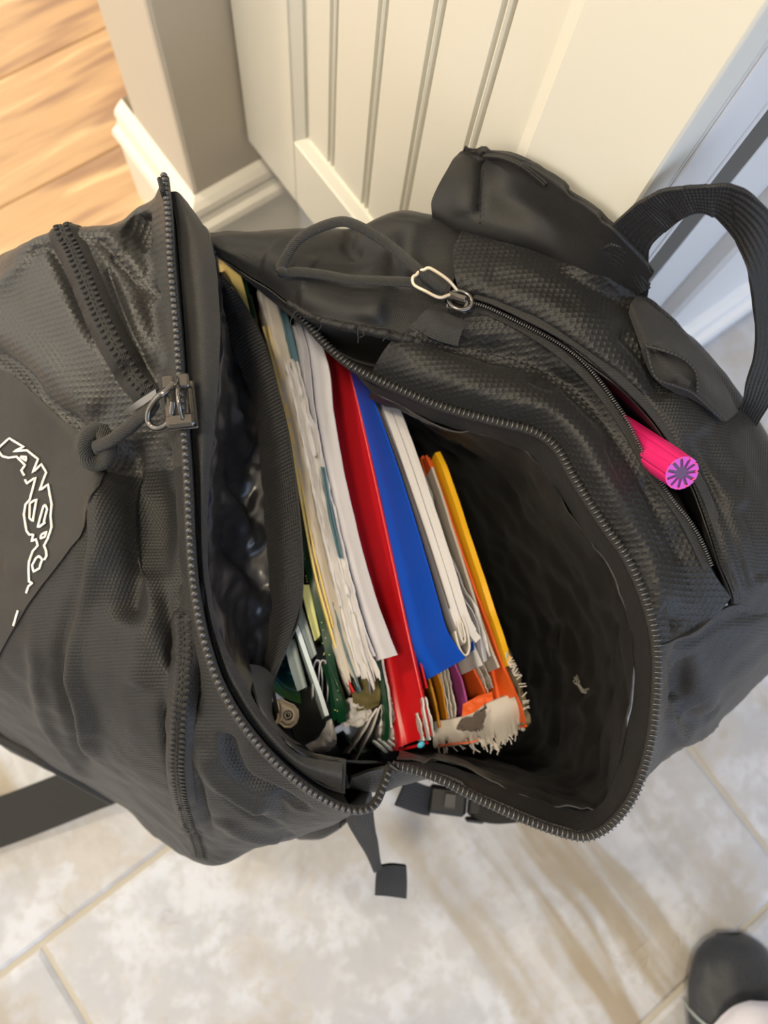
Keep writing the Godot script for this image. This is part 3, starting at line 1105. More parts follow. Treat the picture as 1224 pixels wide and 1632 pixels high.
	# stopper tab at the far end of the zip
	st = begin()
	box(st, Vector3(-0.0045, -0.012, -0.0012), Vector3(0.0045, 0.004, 0.0012), 0.0008, Transform3D(Basis(Vector3.UP, 1.2), q(81.1, 456.0, -256.4)))
	part("zip_end_tab", st, "webbing")

func lifted(pts: Array, mm: float) -> Array:
	var out := []
	for p in pts:
		out.append(p + Vector3.UP * mm * 0.001)
	return out

# the cloth between the zip and the mouth, then the pocket inside the front half with its ribbed hem
func facing_and_pocket():
	var edge := [q(92.0, 440.0, -253.5), q(91.4, 440.0, -235.4), q(82.0, 440.0, -210.8), q(65.5, 440.0, -182.2), q(48.3, 440.0, -158.0), q(30.4, 437.0, -136.1), q(14.4, 434.0, -115.9), q(-7.5, 430.0, -85.2), q(-21.2, 424.0, -57.4), q(-26.2, 418.0, -36.7), q(-28.5, 413.0, -13.1), q(-28.6, 408.0, 9.8), q(-22.4, 402.0, 27.1), q(-11.1, 398.0, 36.7)]
	var inner := [q(87.1, 442.0, -262.4), q(79.9, 443.0, -245.9), q(65.6, 443.0, -219.4), q(50.0, 442.0, -191.4), q(36.3, 442.0, -166.8), q(21.5, 439.0, -141.4), q(7.0, 434.0, -117.1), q(-8.1, 430.0, -93.3), q(-19.2, 426.0, -72.9), q(-28.1, 422.0, -51.9), q(-34.6, 418.0, -29.6), q(-35.8, 413.0, -5.6), q(-33.1, 404.0, 18.1), q(-26.4, 396.0, 39.3), q(-20.1, 392.0, 48.5)]
	var mid := []
	var a := even(inner, 14)
	var b := even(edge, 14)
	for k in 14:
		mid.append((a[k] + b[k]) * 0.5 + Vector3.UP * 0.004)
	var g := span([a, mid, b], 120, 16)
	g = folds(g, [], 1.0, 30.0, 3.0)
	var st := begin()
	sheet(st, g, 1.5)
	part("facing", st, "facing_cloth")
	# dark gutter between the zip tape and the facing
	st = begin()
	sheet(st, span([lifted(rim_front.slice(0, 15), -1.0), lifted(inner, -9.0), inner], 120, 8), 0.8)
	part("zip_gutter", st, "dark_lining")
	# pocket lining falls from the facing edge, sags, and meets the hem
	var hem_out := [q(97.6, 360.0, -250.7), q(84.8, 360.0, -224.8), q(76.2, 360.0, -199.1), q(69.0, 360.0, -173.0), q(59.5, 360.0, -149.3), q(46.5, 360.0, -128.7), q(28.4, 360.0, -98.1), q(10.1, 360.0, -64.6), q(-2.6, 356.0, -47.0), q(-18.7, 352.0, -31.1), q(-34.2, 350.0, -16.8)]
	var hem_in := [q(98.1, 370.0, -248.5), q(98.7, 372.0, -231.9), q(96.9, 373.0, -209.5), q(92.2, 374.0, -187.3), q(82.7, 374.0, -160.6), q(72.1, 374.0, -134.5), q(57.9, 374.0, -106.2), q(43.1, 372.0, -79.9), q(29.3, 370.0, -58.2), q(14.2, 366.0, -40.5), q(-1.2, 362.0, -31.2), q(-18.6, 358.0, -20.3)]
	var sag := [q(91.7, 400.0, -233.8), q(77.7, 385.0, -208.6), q(64.7, 380.0, -180.7), q(47.7, 375.0, -150.9), q(27.8, 373.0, -122.9), q(7.6, 372.0, -91.4), q(-6.3, 374.0, -65.3), q(-19.0, 372.0, -44.2), q(-30.4, 368.0, -22.9)]
	var under := []
	a = even(inner.slice(0, 13), 14)
	b = even(edge.slice(0, 12), 14)
	for k in 14:
		under.append((b[k] as Vector3).lerp(a[k], 0.45) + Vector3.DOWN * 0.004)
	g = span([under, lifted(edge.slice(0, 12), -6.0), sag, hem_out, lifted(hem_in, -16.0)], 130, 46)
	g = folds(g, [
		[[q(55.7, 400.0, -176.1), q(48.9, 376.0, -149.8), q(51.7, 363.0, -138.6)], 5.0, 7.0],
		[[q(32.5, 405.0, -144.1), q(26.8, 375.0, -122.9), q(34.5, 363.0, -111.9)], -5.0, 7.0],
		[[q(11.4, 405.0, -115.1), q(18.7, 375.0, -110.1), q(18.2, 362.0, -86.1)], 6.0, 7.0],
		[[q(-6.2, 405.0, -85.4), q(-1.2, 374.0, -74.8), q(-3.8, 360.0, -47.4)], 5.0, 8.0],
		[[q(2.7, 405.0, -95.8), q(6.4, 374.0, -82.8), q(6.5, 360.0, -62.6)], -4.0, 6.0],
	], 3.0, 45.0, 8.0)
	st = begin()
	sheet(st, g, 0.6)
	part("pocket_lining", st, "lining")
	var hem_mid := []
	a = even(hem_out, 12)
	b = even(hem_in, 12)
	for k in 12:
		hem_mid.append((a[k] + b[k]) * 0.5 + Vector3.UP * 0.0035)
	g = span([a, hem_mid, b], 120, 12)
	g = folds(g, [], 1.6, 28.0, 14.0)
	st = begin()
	sheet(st, g, 1.8)
	part("pocket_hem", st, "hem_web")
	# the pocket wall continues down beside the folders
	st = begin()
	sheet(st, span([hem_in, [q(149.1, 200.0, -343.2), q(106.1, 200.0, -213.9), q(51.6, 200.0, -118.2), q(5.6, 200.0, -56.8), q(-32.6, 200.0, -30.5)], [q(156.8, 70.0, -371.1), q(113.9, 70.0, -229.0), q(62.8, 70.0, -143.8), q(5.9, 70.0, -69.9), q(-40.0, 70.0, -30.2)]], 40, 20), 0.8)
	part("pocket_wall", st, "dark_lining")
	# the hem's near end is sewn to the facing
	st = begin()
	sheet(st, folds(span([[q(-22.9, 385.0, -33.7), q(-28.6, 410.0, -14.5), q(-29.6, 410.0, -0.9), q(-29.0, 405.0, 11.2)], [q(-19.4, 370.0, -30.1), q(-26.5, 386.0, -15.1), q(-29.7, 386.0, -2.1), q(-28.4, 384.0, 13.4)], [q(-16.4, 358.0, -22.2), q(-24.7, 356.0, -13.4), q(-31.9, 358.0, 1.1), q(-25.5, 362.0, 20.0)]], 30, 14), [], 0.8, 40.0), 1.2)
	part("pocket_corner", st, "facing_cloth")
	# near inner corner of the front half
	st = begin()
	sheet(st, span([[q(-33.7, 355.0, -17.4), q(-28.6, 406.0, 8.4), q(-22.2, 400.0, 26.7), q(-10.8, 396.0, 36.4), q(3.2, 386.0, 48.4)], [q(-35.8, 260.0, -16.3), q(-32.0, 270.0, 13.1), q(-22.9, 270.0, 37.2), q(-9.4, 270.0, 51.4), q(7.8, 270.0, 64.2)], [q(-43.3, 70.0, -25.4), q(-34.5, 70.0, 9.6), q(-20.5, 70.0, 35.6), q(-2.4, 70.0, 56.1), q(15.3, 70.0, 72.1)]], 40, 24), 0.8)
	part("front_lining", st, "dark_lining")
	# short flap of facing at the near end
	st = begin()
	sheet(st, folds(span([[q(-30.0, 390.0, -2.5), q(-24.5, 388.0, 18.4), q(-9.3, 399.0, 36.4)], [q(-31.0, 396.0, 14.0), q(-25.7, 394.0, 31.7), q(-15.2, 394.0, 44.9)], [q(-30.2, 392.0, 26.7), q(-26.6, 392.0, 39.7), q(-19.4, 390.0, 50.9)]], 30, 12), [], 1.0, 40.0), 1.2)
	part("facing_end", st, "facing_cloth")

# the far side of the mouth, a soft gusset with a frayed raw edge
func far_gusset():
	var edge := [q(92.2, 420.0, -231.1), q(95.7, 422.0, -218.8), q(98.8, 424.0, -206.9), q(103.0, 426.0, -194.3), q(106.2, 429.0, -178.2), q(111.3, 432.0, -162.8), q(120.3, 435.0, -148.6), q(132.3, 438.0, -134.3), q(149.4, 438.0, -114.8)]
	var rows := [
		edge,
		[q(91.9, 426.0, -232.4), q(97.6, 428.0, -220.5), q(102.5, 430.0, -210.2), q(108.2, 433.0, -198.7), q(114.6, 436.0, -185.0), q(123.6, 438.0, -173.1), q(134.7, 438.0, -163.0), q(148.5, 440.0, -149.8), q(169.3, 440.0, -125.2)],
		[q(93.8, 424.0, -237.0), q(101.5, 428.0, -226.4), q(108.6, 432.0, -215.9), q(116.0, 436.0, -205.1), q(124.4, 438.0, -194.4), q(136.3, 436.0, -186.3), q(151.2, 432.0, -179.5), q(166.5, 440.0, -166.7), q(189.6, 442.0, -138.5)],
		[q(96.4, 416.0, -245.5), q(106.7, 420.0, -237.1), q(116.7, 422.0, -229.4), q(128.0, 424.0, -222.4), q(140.0, 424.0, -216.0), q(153.1, 420.0, -209.8), q(166.3, 422.0, -199.6), q(185.4, 440.0, -185.7), q(211.8, 438.0, -157.9)],
		[q(103.9, 380.0, -264.8), q(117.7, 370.0, -263.7), q(129.4, 370.0, -256.0), q(141.9, 370.0, -247.9), q(158.4, 360.0, -245.0), q(171.3, 360.0, -234.4), q(187.4, 360.0, -223.8), q(210.9, 370.0, -211.8), q(226.3, 396.0, -177.4)],
		[q(125.4, 200.0, -329.2), q(139.0, 200.0, -320.2), q(152.7, 200.0, -311.1), q(166.5, 200.0, -301.9), q(182.7, 200.0, -291.2), q(200.5, 200.0, -277.9), q(220.8, 200.0, -262.9), q(237.0, 200.0, -240.4), q(237.0, 220.0, -205.3)],
		[q(119.4, 20.0, -299.8), q(130.8, 20.0, -292.0), q(142.2, 20.0, -284.2), q(153.6, 20.0, -276.3), q(168.0, 20.0, -266.5), q(182.4, 20.0, -256.6), q(196.8, 20.0, -246.7), q(211.4, 20.0, -236.8), q(228.9, 20.0, -224.8)],
	]
	var g := net(rows, 110, 90)
	g = folds(g, [
		[[q(164.5, 424.0, -201.0), q(153.0, 432.0, -188.7), q(152.1, 434.0, -177.4)], -5.0, 4.0],
		[[q(185.6, 440.0, -183.6), q(168.5, 440.0, -167.6), q(153.7, 440.0, -145.4)], -4.0, 4.5],
		[[q(187.5, 444.0, -175.3), q(173.5, 443.0, -162.1), q(162.6, 443.0, -146.5)], 3.0, 6.0],
		[[q(110.0, 434.0, -178.6), q(124.0, 437.0, -157.3), q(143.7, 440.0, -138.7)], 3.5, 7.0],
		[[q(149.5, 436.0, -169.3), q(142.8, 439.0, -148.8), q(131.6, 438.0, -139.1)], 3.0, 8.0],
		[[q(109.4, 432.0, -207.9), q(124.0, 437.0, -180.8)], 2.5, 10.0],
	], 1.4, 24.0, 20.0)
	var st := begin()
	sheet(st, g, 1.6)
	part("far_gusset", st, "twill")
	# frayed hem below the gusset edge
	var roll := []
	for k in range(4, edge.size()):
		roll.append(edge[k])
	st = begin()
	var pts := even(roll, 60)
	for k in pts.size():
		pts[k] += Vector3(0, 0.0012 * noise.get_noise_1d(k * 0.6), 0) + Vector3(0.0012, 0, 0.0012) * noise.get_noise_1d(k * 0.9 + 40.0)
	tube(st, pts, 0.0026, 8)
	part("frayed_hem", st, "twill")
	st = begin()
	var rng := RandomNumberGenerator.new()
	rng.seed = 12
	for k in 26:
		var p: Vector3 = pts[rng.randi_range(2, pts.size() - 3)]
		var d := Vector3(rng.randf_range(-1, 1), rng.randf_range(0.1, 0.8), rng.randf_range(-1, 1)).normalized()
		var e := Vector3(rng.randf_range(-1, 1), rng.randf_range(-0.4, 0.6), rng.randf_range(-1, 1)).normalized()
		var l := rng.randf_range(0.002, 0.006)
		tube(st, along([p, p + d * l, p + d * l + e * l, p + d * l * 0.5 + e * l * 2.0], 8), 0.00022, 4)
	part("loose_threads", st, "thread", "stuff")
	# dark slot between the raw edge and the zip tape
	st = begin()
	sheet(st, span([lifted(edge, -3.0), [q(108.1, 380.0, -226.3), q(118.4, 380.0, -186.9), q(130.6, 380.0, -150.8), q(150.9, 390.0, -121.6)], [q(104.6, 404.0, -217.5), q(112.7, 406.0, -177.7), q(116.1, 412.0, -137.8), q(129.3, 420.0, -104.5)]], 60, 10), 0.6)
	part("slot_lining", st, "dark_lining")

# the band between the main zip and the second zip
func back_half():
	var rows := [
		[q(119.8, 422.0, -121.1), q(125.9, 430.0, -123.4), q(134.7, 436.0, -125.9), q(143.5, 438.0, -126.7), q(155.3, 442.0, -127.4), q(168.1, 445.0, -127.1)],
		[q(127.9, 426.0, -103.7), q(132.2, 438.0, -107.2), q(139.4, 442.0, -113.1), q(148.4, 440.0, -117.8), q(160.0, 444.0, -120.7), q(177.1, 447.0, -118.9)],
		[q(145.3, 434.0, -72.2), q(147.8, 449.0, -78.0), q(156.7, 448.0, -85.9), q(169.8, 438.0, -94.9), q(177.1, 446.0, -99.3), q(187.3, 450.0, -103.9)],
		[q(157.1, 438.0, -55.8), q(161.0, 452.0, -59.9), q(169.8, 452.0, -65.6), q(184.9, 440.0, -72.9), q(192.3, 446.0, -75.9), q(198.5, 453.0, -76.2)],
		[q(167.3, 441.0, -41.4), q(172.4, 456.0, -42.8), q(182.8, 454.0, -44.1), q(196.1, 443.0, -48.1), q(202.0, 448.0, -48.3), q(204.9, 454.0, -45.7)],
		[q(170.7, 443.0, -27.0), q(175.1, 458.0, -23.8), q(184.6, 456.0, -22.9), q(194.9, 448.0, -24.3), q(200.1, 451.0, -21.9), q(202.5, 455.0, -15.5)],
		[q(166.7, 444.0, -6.2), q(171.8, 458.0, -3.0), q(182.4, 455.0, -0.7), q(190.6, 450.0, -0.1), q(196.2, 451.0, 1.8), q(198.9, 453.0, 4.9)],
		[q(163.9, 444.0, 20.0), q(170.9, 454.0, 21.1), q(180.8, 452.0, 22.7), q(189.0, 447.0, 23.7), q(194.5, 448.0, 24.7), q(197.5, 450.0, 27.9)],
		[q(162.6, 444.0, 38.9), q(171.0, 450.0, 41.2), q(181.0, 446.0, 43.4), q(187.5, 443.0, 44.1), q(193.8, 443.0, 47.0), q(198.6, 445.0, 52.1)],
		[q(156.8, 442.0, 61.7), q(164.1, 446.0, 63.3), q(173.9, 440.0, 66.4), q(182.4, 437.0, 68.0), q(189.0, 438.0, 68.9), q(196.3, 440.0, 69.3)],
		[q(147.8, 439.0, 81.7), q(158.1, 434.0, 85.4), q(167.8, 428.0, 88.8), q(178.9, 424.0, 91.7), q(188.1, 426.0, 92.2), q(199.9, 430.0, 88.3)],
	]
	var g := net(rows, 46, 120)
	g = folds(g, [
		[[q(148.8, 441.0, -118.7), q(168.5, 440.0, -92.8), q(183.1, 442.0, -70.4), q(192.7, 445.0, -45.1), q(189.5, 450.0, -22.2)], -2.6, 3.0],
		[[q(175.0, 441.0, -90.5), q(186.5, 444.0, -67.9), q(185.5, 448.0, -57.9), q(196.4, 450.0, -53.7), q(196.2, 450.0, -66.6)], 4.0, 5.0],
		[[q(183.2, 446.0, -64.8), q(183.9, 449.0, -57.5), q(190.0, 449.0, -53.4)], -5.0, 4.0],
		[[q(187.5, 453.0, -16.5), q(180.9, 452.0, 6.8), q(180.7, 448.0, 29.5), q(175.7, 444.0, 52.6)], -3.0, 3.4],
		[[q(192.2, 450.0, 10.0), q(188.2, 447.0, 34.5), q(184.8, 442.0, 58.7)], -2.2, 3.0],
		[[q(164.0, 442.0, 67.3), q(165.4, 432.0, 82.7)], -4.0, 5.0],
	], 1.2, 30.0, 33.0)
	var st := begin()
	sheet(st, g, 1.6)
	part("mouth_band", st, "dull_knit")
	# topstitching parallel with the zip
	st = begin()
	for v in [28]:
		var line := []
		for k in range(14, 112):
			line.append((g[k][v] as Vector3) + Vector3.UP * 0.0007)
		stitches(st, line, 0.0034, 0.00035)
	part("topstitching", st, "dark_thread", "stuff")
	# near and outer wall of the back half, from the zip down to the floor
	rows = [
		[q(147.8, 439.0, 81.7), q(161.0, 432.0, 86.6), q(176.0, 426.0, 91.4), q(198.9, 426.0, 92.6), q(223.4, 416.0, 105.7), q(274.9, 380.0, 126.9), q(360.1, 280.0, 168.4), q(433.7, 160.0, 204.0)],
		[q(141.2, 437.0, 91.6), q(161.1, 408.0, 102.8), q(174.3, 406.0, 107.4), q(194.6, 408.0, 114.1), q(222.8, 396.0, 125.1), q(267.5, 350.0, 148.5), q(337.3, 250.0, 189.1), q(399.0, 140.0, 224.1)],
		[q(133.2, 433.0, 102.3), q(156.7, 390.0, 118.4), q(172.3, 386.0, 124.8), q(194.0, 384.0, 132.9), q(222.4, 366.0, 144.2), q(263.5, 310.0, 167.8), q(314.5, 220.0, 200.5), q(360.7, 120.0, 229.2)],
		[q(124.3, 428.0, 113.9), q(147.0, 382.0, 131.8), q(164.1, 372.0, 138.9), q(189.2, 356.0, 150.0), q(222.1, 320.0, 167.1), q(259.3, 260.0, 189.3), q(296.6, 180.0, 215.3), q(327.5, 100.0, 236.2)],
		[q(115.5, 424.0, 122.7), q(136.3, 378.0, 140.1), q(152.9, 360.0, 148.8), q(176.9, 330.0, 163.5), q(210.7, 280.0, 183.5), q(240.7, 220.0, 203.0), q(267.3, 150.0, 221.7), q(291.1, 80.0, 235.9)],
		[q(105.3, 418.0, 131.4), q(124.9, 368.0, 148.7), q(142.2, 330.0, 161.9), q(166.2, 280.0, 178.6), q(189.8, 230.0, 194.6), q(211.4, 170.0, 210.0), q(230.4, 110.0, 222.3), q(242.8, 60.0, 227.8)],
		[q(87.1, 406.0, 141.5), q(106.0, 340.0, 159.6), q(123.7, 280.0, 173.3), q(137.7, 230.0, 181.5), q(151.5, 180.0, 189.0), q(164.8, 130.0, 195.9), q(175.7, 80.0, 200.9), q(182.0, 40.0, 202.0)],
		[q(71.1, 398.0, 142.0), q(87.3, 330.0, 156.2), q(103.6, 260.0, 168.5), q(116.0, 200.0, 175.2), q(124.7, 150.0, 178.9), q(131.6, 110.0, 180.0), q(136.5, 70.0, 178.3), q(140.3, 30.0, 176.2)],
		[q(58.0, 393.0, 128.9), q(71.7, 320.0, 141.8), q(84.7, 250.0, 150.7), q(94.8, 190.0, 154.8), q(102.5, 140.0, 157.1), q(107.9, 100.0, 156.5), q(111.4, 60.0, 154.8), q(112.2, 30.0, 149.3)],
		[q(43.2, 389.0, 106.1), q(53.9, 310.0, 117.0), q(63.1, 240.0, 123.0), q(70.2, 180.0, 125.7), q(75.7, 130.0, 125.3), q(79.6, 90.0, 124.0), q(80.6, 60.0, 120.2), q(81.4, 30.0, 115.7)],
		[q(26.0, 383.0, 75.0), q(26.4, 340.0, 82.0), q(30.7, 260.0, 90.8), q(35.8, 190.0, 92.8), q(40.2, 130.0, 93.5), q(42.1, 90.0, 91.9), q(42.5, 60.0, 87.5), q(42.8, 30.0, 82.5)],
		[q(4.4, 382.0, 54.1), q(-4.3, 350.0, 66.9), q(-3.4, 270.0, 72.1), q(0.4, 190.0, 72.2), q(2.7, 130.0, 70.7), q(3.9, 90.0, 67.5), q(5.3, 60.0, 62.6), q(6.0, 30.0, 58.1)],
		[q(-12.6, 370.0, 48.6), q(-18.3, 330.0, 56.8), q(-18.6, 260.0, 58.9), q(-17.2, 190.0, 57.9), q(-16.4, 130.0, 56.4), q(-15.4, 90.0, 53.1), q(-14.0, 60.0, 48.3), q(-13.1, 30.0, 43.9)],
	]
	g = net(rows, 60, 120)
	g = folds(g, [
		[[q(158.0, 428.0, 88.8), q(174.8, 420.0, 97.2), q(195.1, 422.0, 100.0), q(231.6, 406.0, 114.4)], -3.4, 2.4],
		[[q(163.1, 415.0, 99.7), q(163.4, 394.0, 115.7), q(156.5, 388.0, 123.4)], -6.0, 7.0],
		[[q(147.3, 396.0, 120.5), q(152.4, 366.0, 142.8), q(176.1, 325.0, 167.0), q(215.5, 280.0, 185.0)], 4.0, 5.0],
		[[q(160.6, 420.0, 94.1), q(175.8, 388.0, 124.9), q(180.1, 350.0, 155.3)], 3.0, 9.0],
		[[q(162.4, 376.0, 132.3), q(169.9, 360.0, 147.2), q(188.3, 350.0, 152.2)], -4.0, 7.0],
	], 1.6, 24.0, 51.0)
	st = begin()
	sheet(st, g, 1.6)
	part("outer_wall", st, "fine_knit")

# the pocket with its own zip, partly open: outer band, dark inside, coil
func second_compartment():
	var lip := [q(181.1, 448.0, -119.9), q(188.2, 452.0, -104.6), q(196.0, 455.0, -88.8), q(202.2, 458.0, -67.4), q(207.7, 458.0, -46.7), q(211.5, 458.0, -32.4), q(214.4, 456.0, -15.2), q(214.7, 455.0, -1.8), q(214.6, 452.0, 13.3), q(212.9, 448.0, 31.1), q(205.8, 445.0, 54.0), q(201.1, 440.0, 72.0), q(200.8, 432.0, 87.6), q(203.1, 414.0, 102.0)]
	var rows := [
		lip,
		[q(179.0, 451.0, -126.4), q(190.5, 458.0, -107.7), q(199.4, 461.0, -90.4), q(206.4, 464.0, -69.3), q(212.5, 464.0, -49.3), q(217.9, 462.0, -34.2), q(220.2, 460.0, -15.5), q(220.9, 459.0, -0.7), q(220.6, 455.0, 16.3), q(218.5, 451.0, 34.5), q(210.1, 449.0, 56.9), q(206.1, 443.0, 75.8), q(208.3, 433.0, 90.7), q(212.4, 414.0, 106.7)],
		[q(182.6, 453.0, -135.0), q(196.9, 460.0, -114.3), q(206.7, 464.0, -95.5), q(217.7, 466.0, -74.8), q(227.2, 464.0, -56.2), q(234.8, 460.0, -39.1), q(236.6, 458.0, -18.6), q(234.9, 458.0, 0.3), q(233.5, 454.0, 20.7), q(228.2, 452.0, 40.8), q(222.3, 450.0, 63.4), q(220.0, 442.0, 82.3), q(224.2, 430.0, 98.4), q(230.0, 408.0, 115.3)],
		[q(191.5, 450.0, -146.7), q(207.7, 456.0, -124.2), q(219.3, 460.0, -104.8), q(233.0, 460.0, -83.4), q(245.2, 454.0, -63.6), q(252.5, 450.0, -45.2), q(256.1, 448.0, -23.7), q(255.5, 448.0, -1.5), q(253.3, 446.0, 21.8), q(248.1, 444.0, 46.1), q(244.3, 440.0, 70.5), q(243.1, 432.0, 90.0), q(247.1, 420.0, 107.3), q(255.4, 396.0, 125.8)],
		[q(208.3, 442.0, -156.9), q(220.7, 446.0, -135.3), q(235.3, 446.0, -116.5), q(237.6, 462.5, -89.1), q(253.9, 454.5, -70.7), q(269.7, 444.5, -53.4), q(282.0, 432.0, -30.9), q(283.9, 430.0, -8.5), q(283.0, 428.0, 15.6), q(280.3, 424.0, 45.4), q(279.4, 416.0, 76.9), q(278.7, 406.0, 100.6), q(284.3, 390.0, 121.5), q(297.5, 360.0, 143.2)],
		[q(229.6, 400.0, -173.2), q(236.8, 400.0, -145.3), q(236.9, 400.0, -117.5), q(237.1, 400.0, -89.8), q(253.8, 396.0, -71.1), q(269.7, 390.0, -53.5), q(302.2, 384.0, -32.5), q(305.0, 380.0, -6.8), q(305.6, 376.0, 22.5), q(307.6, 370.0, 58.2), q(312.5, 360.0, 96.0), q(321.1, 340.0, 124.8), q(347.3, 300.0, 154.2), q(351.4, 280.0, 173.7)],
		[q(236.9, 220.0, -188.6), q(236.9, 220.0, -156.3), q(236.8, 220.0, -126.7), q(236.8, 220.0, -97.3), q(248.7, 220.0, -76.7), q(267.6, 220.0, -55.9), q(317.1, 220.0, -31.9), q(316.8, 220.0, 2.0), q(312.1, 220.0, 32.2), q(307.5, 220.0, 62.0), q(306.5, 220.0, 87.3), q(315.1, 200.0, 108.9), q(327.4, 180.0, 127.5), q(319.4, 170.0, 144.1)],
		[q(234.7, 20.0, -220.8), q(236.9, 20.0, -183.1), q(236.9, 20.0, -144.9), q(236.8, 20.0, -115.9), q(238.2, 20.0, -88.5), q(256.0, 20.0, -68.6), q(269.3, 20.0, -44.9), q(266.0, 20.0, -12.6), q(259.8, 20.0, 17.3), q(255.3, 20.0, 39.5), q(250.8, 20.0, 61.4), q(243.5, 20.0, 81.1), q(236.3, 20.0, 100.6), q(223.7, 20.0, 115.8)],
	]
	var g := net(rows, 150, 100)
	g = folds(g, [
		[[q(176.8, 450.0, -123.2), q(189.3, 454.0, -102.5), q(203.4, 459.0, -69.3), q(212.1, 460.0, -41.8), q(217.5, 458.0, -14.1)], -2.2, 2.4],
		[[q(223.4, 456.0, 5.5), q(218.2, 450.0, 40.4), q(209.2, 444.0, 72.6), q(208.2, 432.0, 91.7)], -2.4, 2.4],
		[[q(215.8, 456.0, 0.2), q(214.5, 450.0, 29.7), q(206.5, 448.0, 55.7), q(201.6, 440.0, 78.3)], 1.6, 4.0],
		[[q(229.0, 463.0, -58.2), q(230.7, 460.0, -35.5), q(225.3, 458.0, -12.9)], -5.0, 6.0],
		[[q(233.3, 457.0, 8.7), q(229.8, 454.0, 29.6), q(236.6, 450.0, 45.2)], -3.0, 7.0],
		[[q(227.0, 450.0, 50.6), q(223.0, 446.0, 70.9), q(216.0, 434.0, 91.6)], -3.6, 6.0],
		[[q(192.8, 458.0, -124.6), q(207.1, 462.0, -101.4), q(219.3, 465.0, -76.1)], -1.8, 6.0],
		[[q(203.7, 442.0, -159.0), q(184.9, 451.0, -143.9), q(172.3, 450.0, -139.5), q(157.1, 443.0, -127.8)], -2.6, 2.6],
	], 1.3, 26.0, 71.0)
	# near the top the cloth is knit, further round it is finer
	var a := []
	var b := []
	for v in g.size():
		a.append((g[v] as Array).slice(0, 66))
		b.append((g[v] as Array).slice(65))
	var st := begin()
	sheet(st, a, 1.6)
	part("outer_band", st, "dull_knit")
	st = begin()
	sheet(st, b, 1.6)
	part("outer_band", st, "fine_knit")
	# inside of the pocket
	st = begin()
	sheet(st, span([lifted(zip_pocket, -2.0), [q(187.5, 430.0, -113.6), q(206.4, 420.0, -81.5), q(214.0, 410.0, -39.5), q(208.2, 410.0, 7.0), q(204.7, 415.0, 45.9), q(205.0, 420.0, 70.8)], [q(194.7, 424.0, -115.0), q(221.9, 410.0, -84.1), q(236.7, 400.0, -43.2), q(236.1, 400.0, 4.2), q(223.6, 410.0, 44.7), q(208.2, 420.0, 75.2)], lifted(lip, -2.5)], 60, 20), 0.6)
	part("pocket_inside", st, "dark_lining")
	# coil along the open edge
	st = begin()
	var e := even(zip_pocket, 150)
	for k in e.size() - 1:
		var d: Vector3 = (e[k + 1] - e[k]).normalized()
		var s := d.cross(Vector3.UP).normalized()
		bead(st, e[k] + Vector3.UP * 0.0006, s * 0.0014, d * 0.00055, Vector3.UP * 0.0008, 6, 4)
	part("pocket_zip_coil", st, "coil", "stuff")
	st = begin()
	band(st, lifted(even([q(176.2, 447.0, -117.7), q(186.4, 450.0, -102.7), q(196.8, 453.0, -75.2), q(202.3, 454.0, -45.8), q(201.0, 454.0, -16.6), q(197.1, 451.0, 13.8), q(196.8, 448.0, 40.0), q(194.0, 441.0, 67.1)], 60), 0.2), 0.0042, 0.8)
	part("pocket_zip_tape", st, "tape")
	st = begin()
	band(st, lifted(even([q(183.9, 451.0, -117.8), q(190.2, 455.0, -103.9), q(204.2, 460.0, -68.2), q(210.7, 460.0, -42.7), q(215.7, 458.0, -12.1), q(215.6, 453.0, 19.4), q(213.9, 450.0, 37.4), q(206.0, 446.0, 62.8), q(203.7, 434.0, 86.8)], 60), 0.9), 0.0050, 0.8)
	part("pocket_zip_tape", st, "tape")
	# closed part of the same zip, under the cord
	st = begin()
	sheet(st, folds(span([[q(164.4, 445.0, -127.8), q(167.8, 446.0, -118.7), q(172.6, 447.0, -108.6)], [q(156.2, 445.0, -127.1), q(159.1, 446.0, -115.7), q(166.3, 446.0, -105.7)], [q(149.0, 441.0, -125.6), q(153.7, 442.0, -113.0), q(162.2, 442.0, -102.0)]], 20, 12), [], 0.6, 50.0), 1.0)
	part("zip_garage", st, "tape")

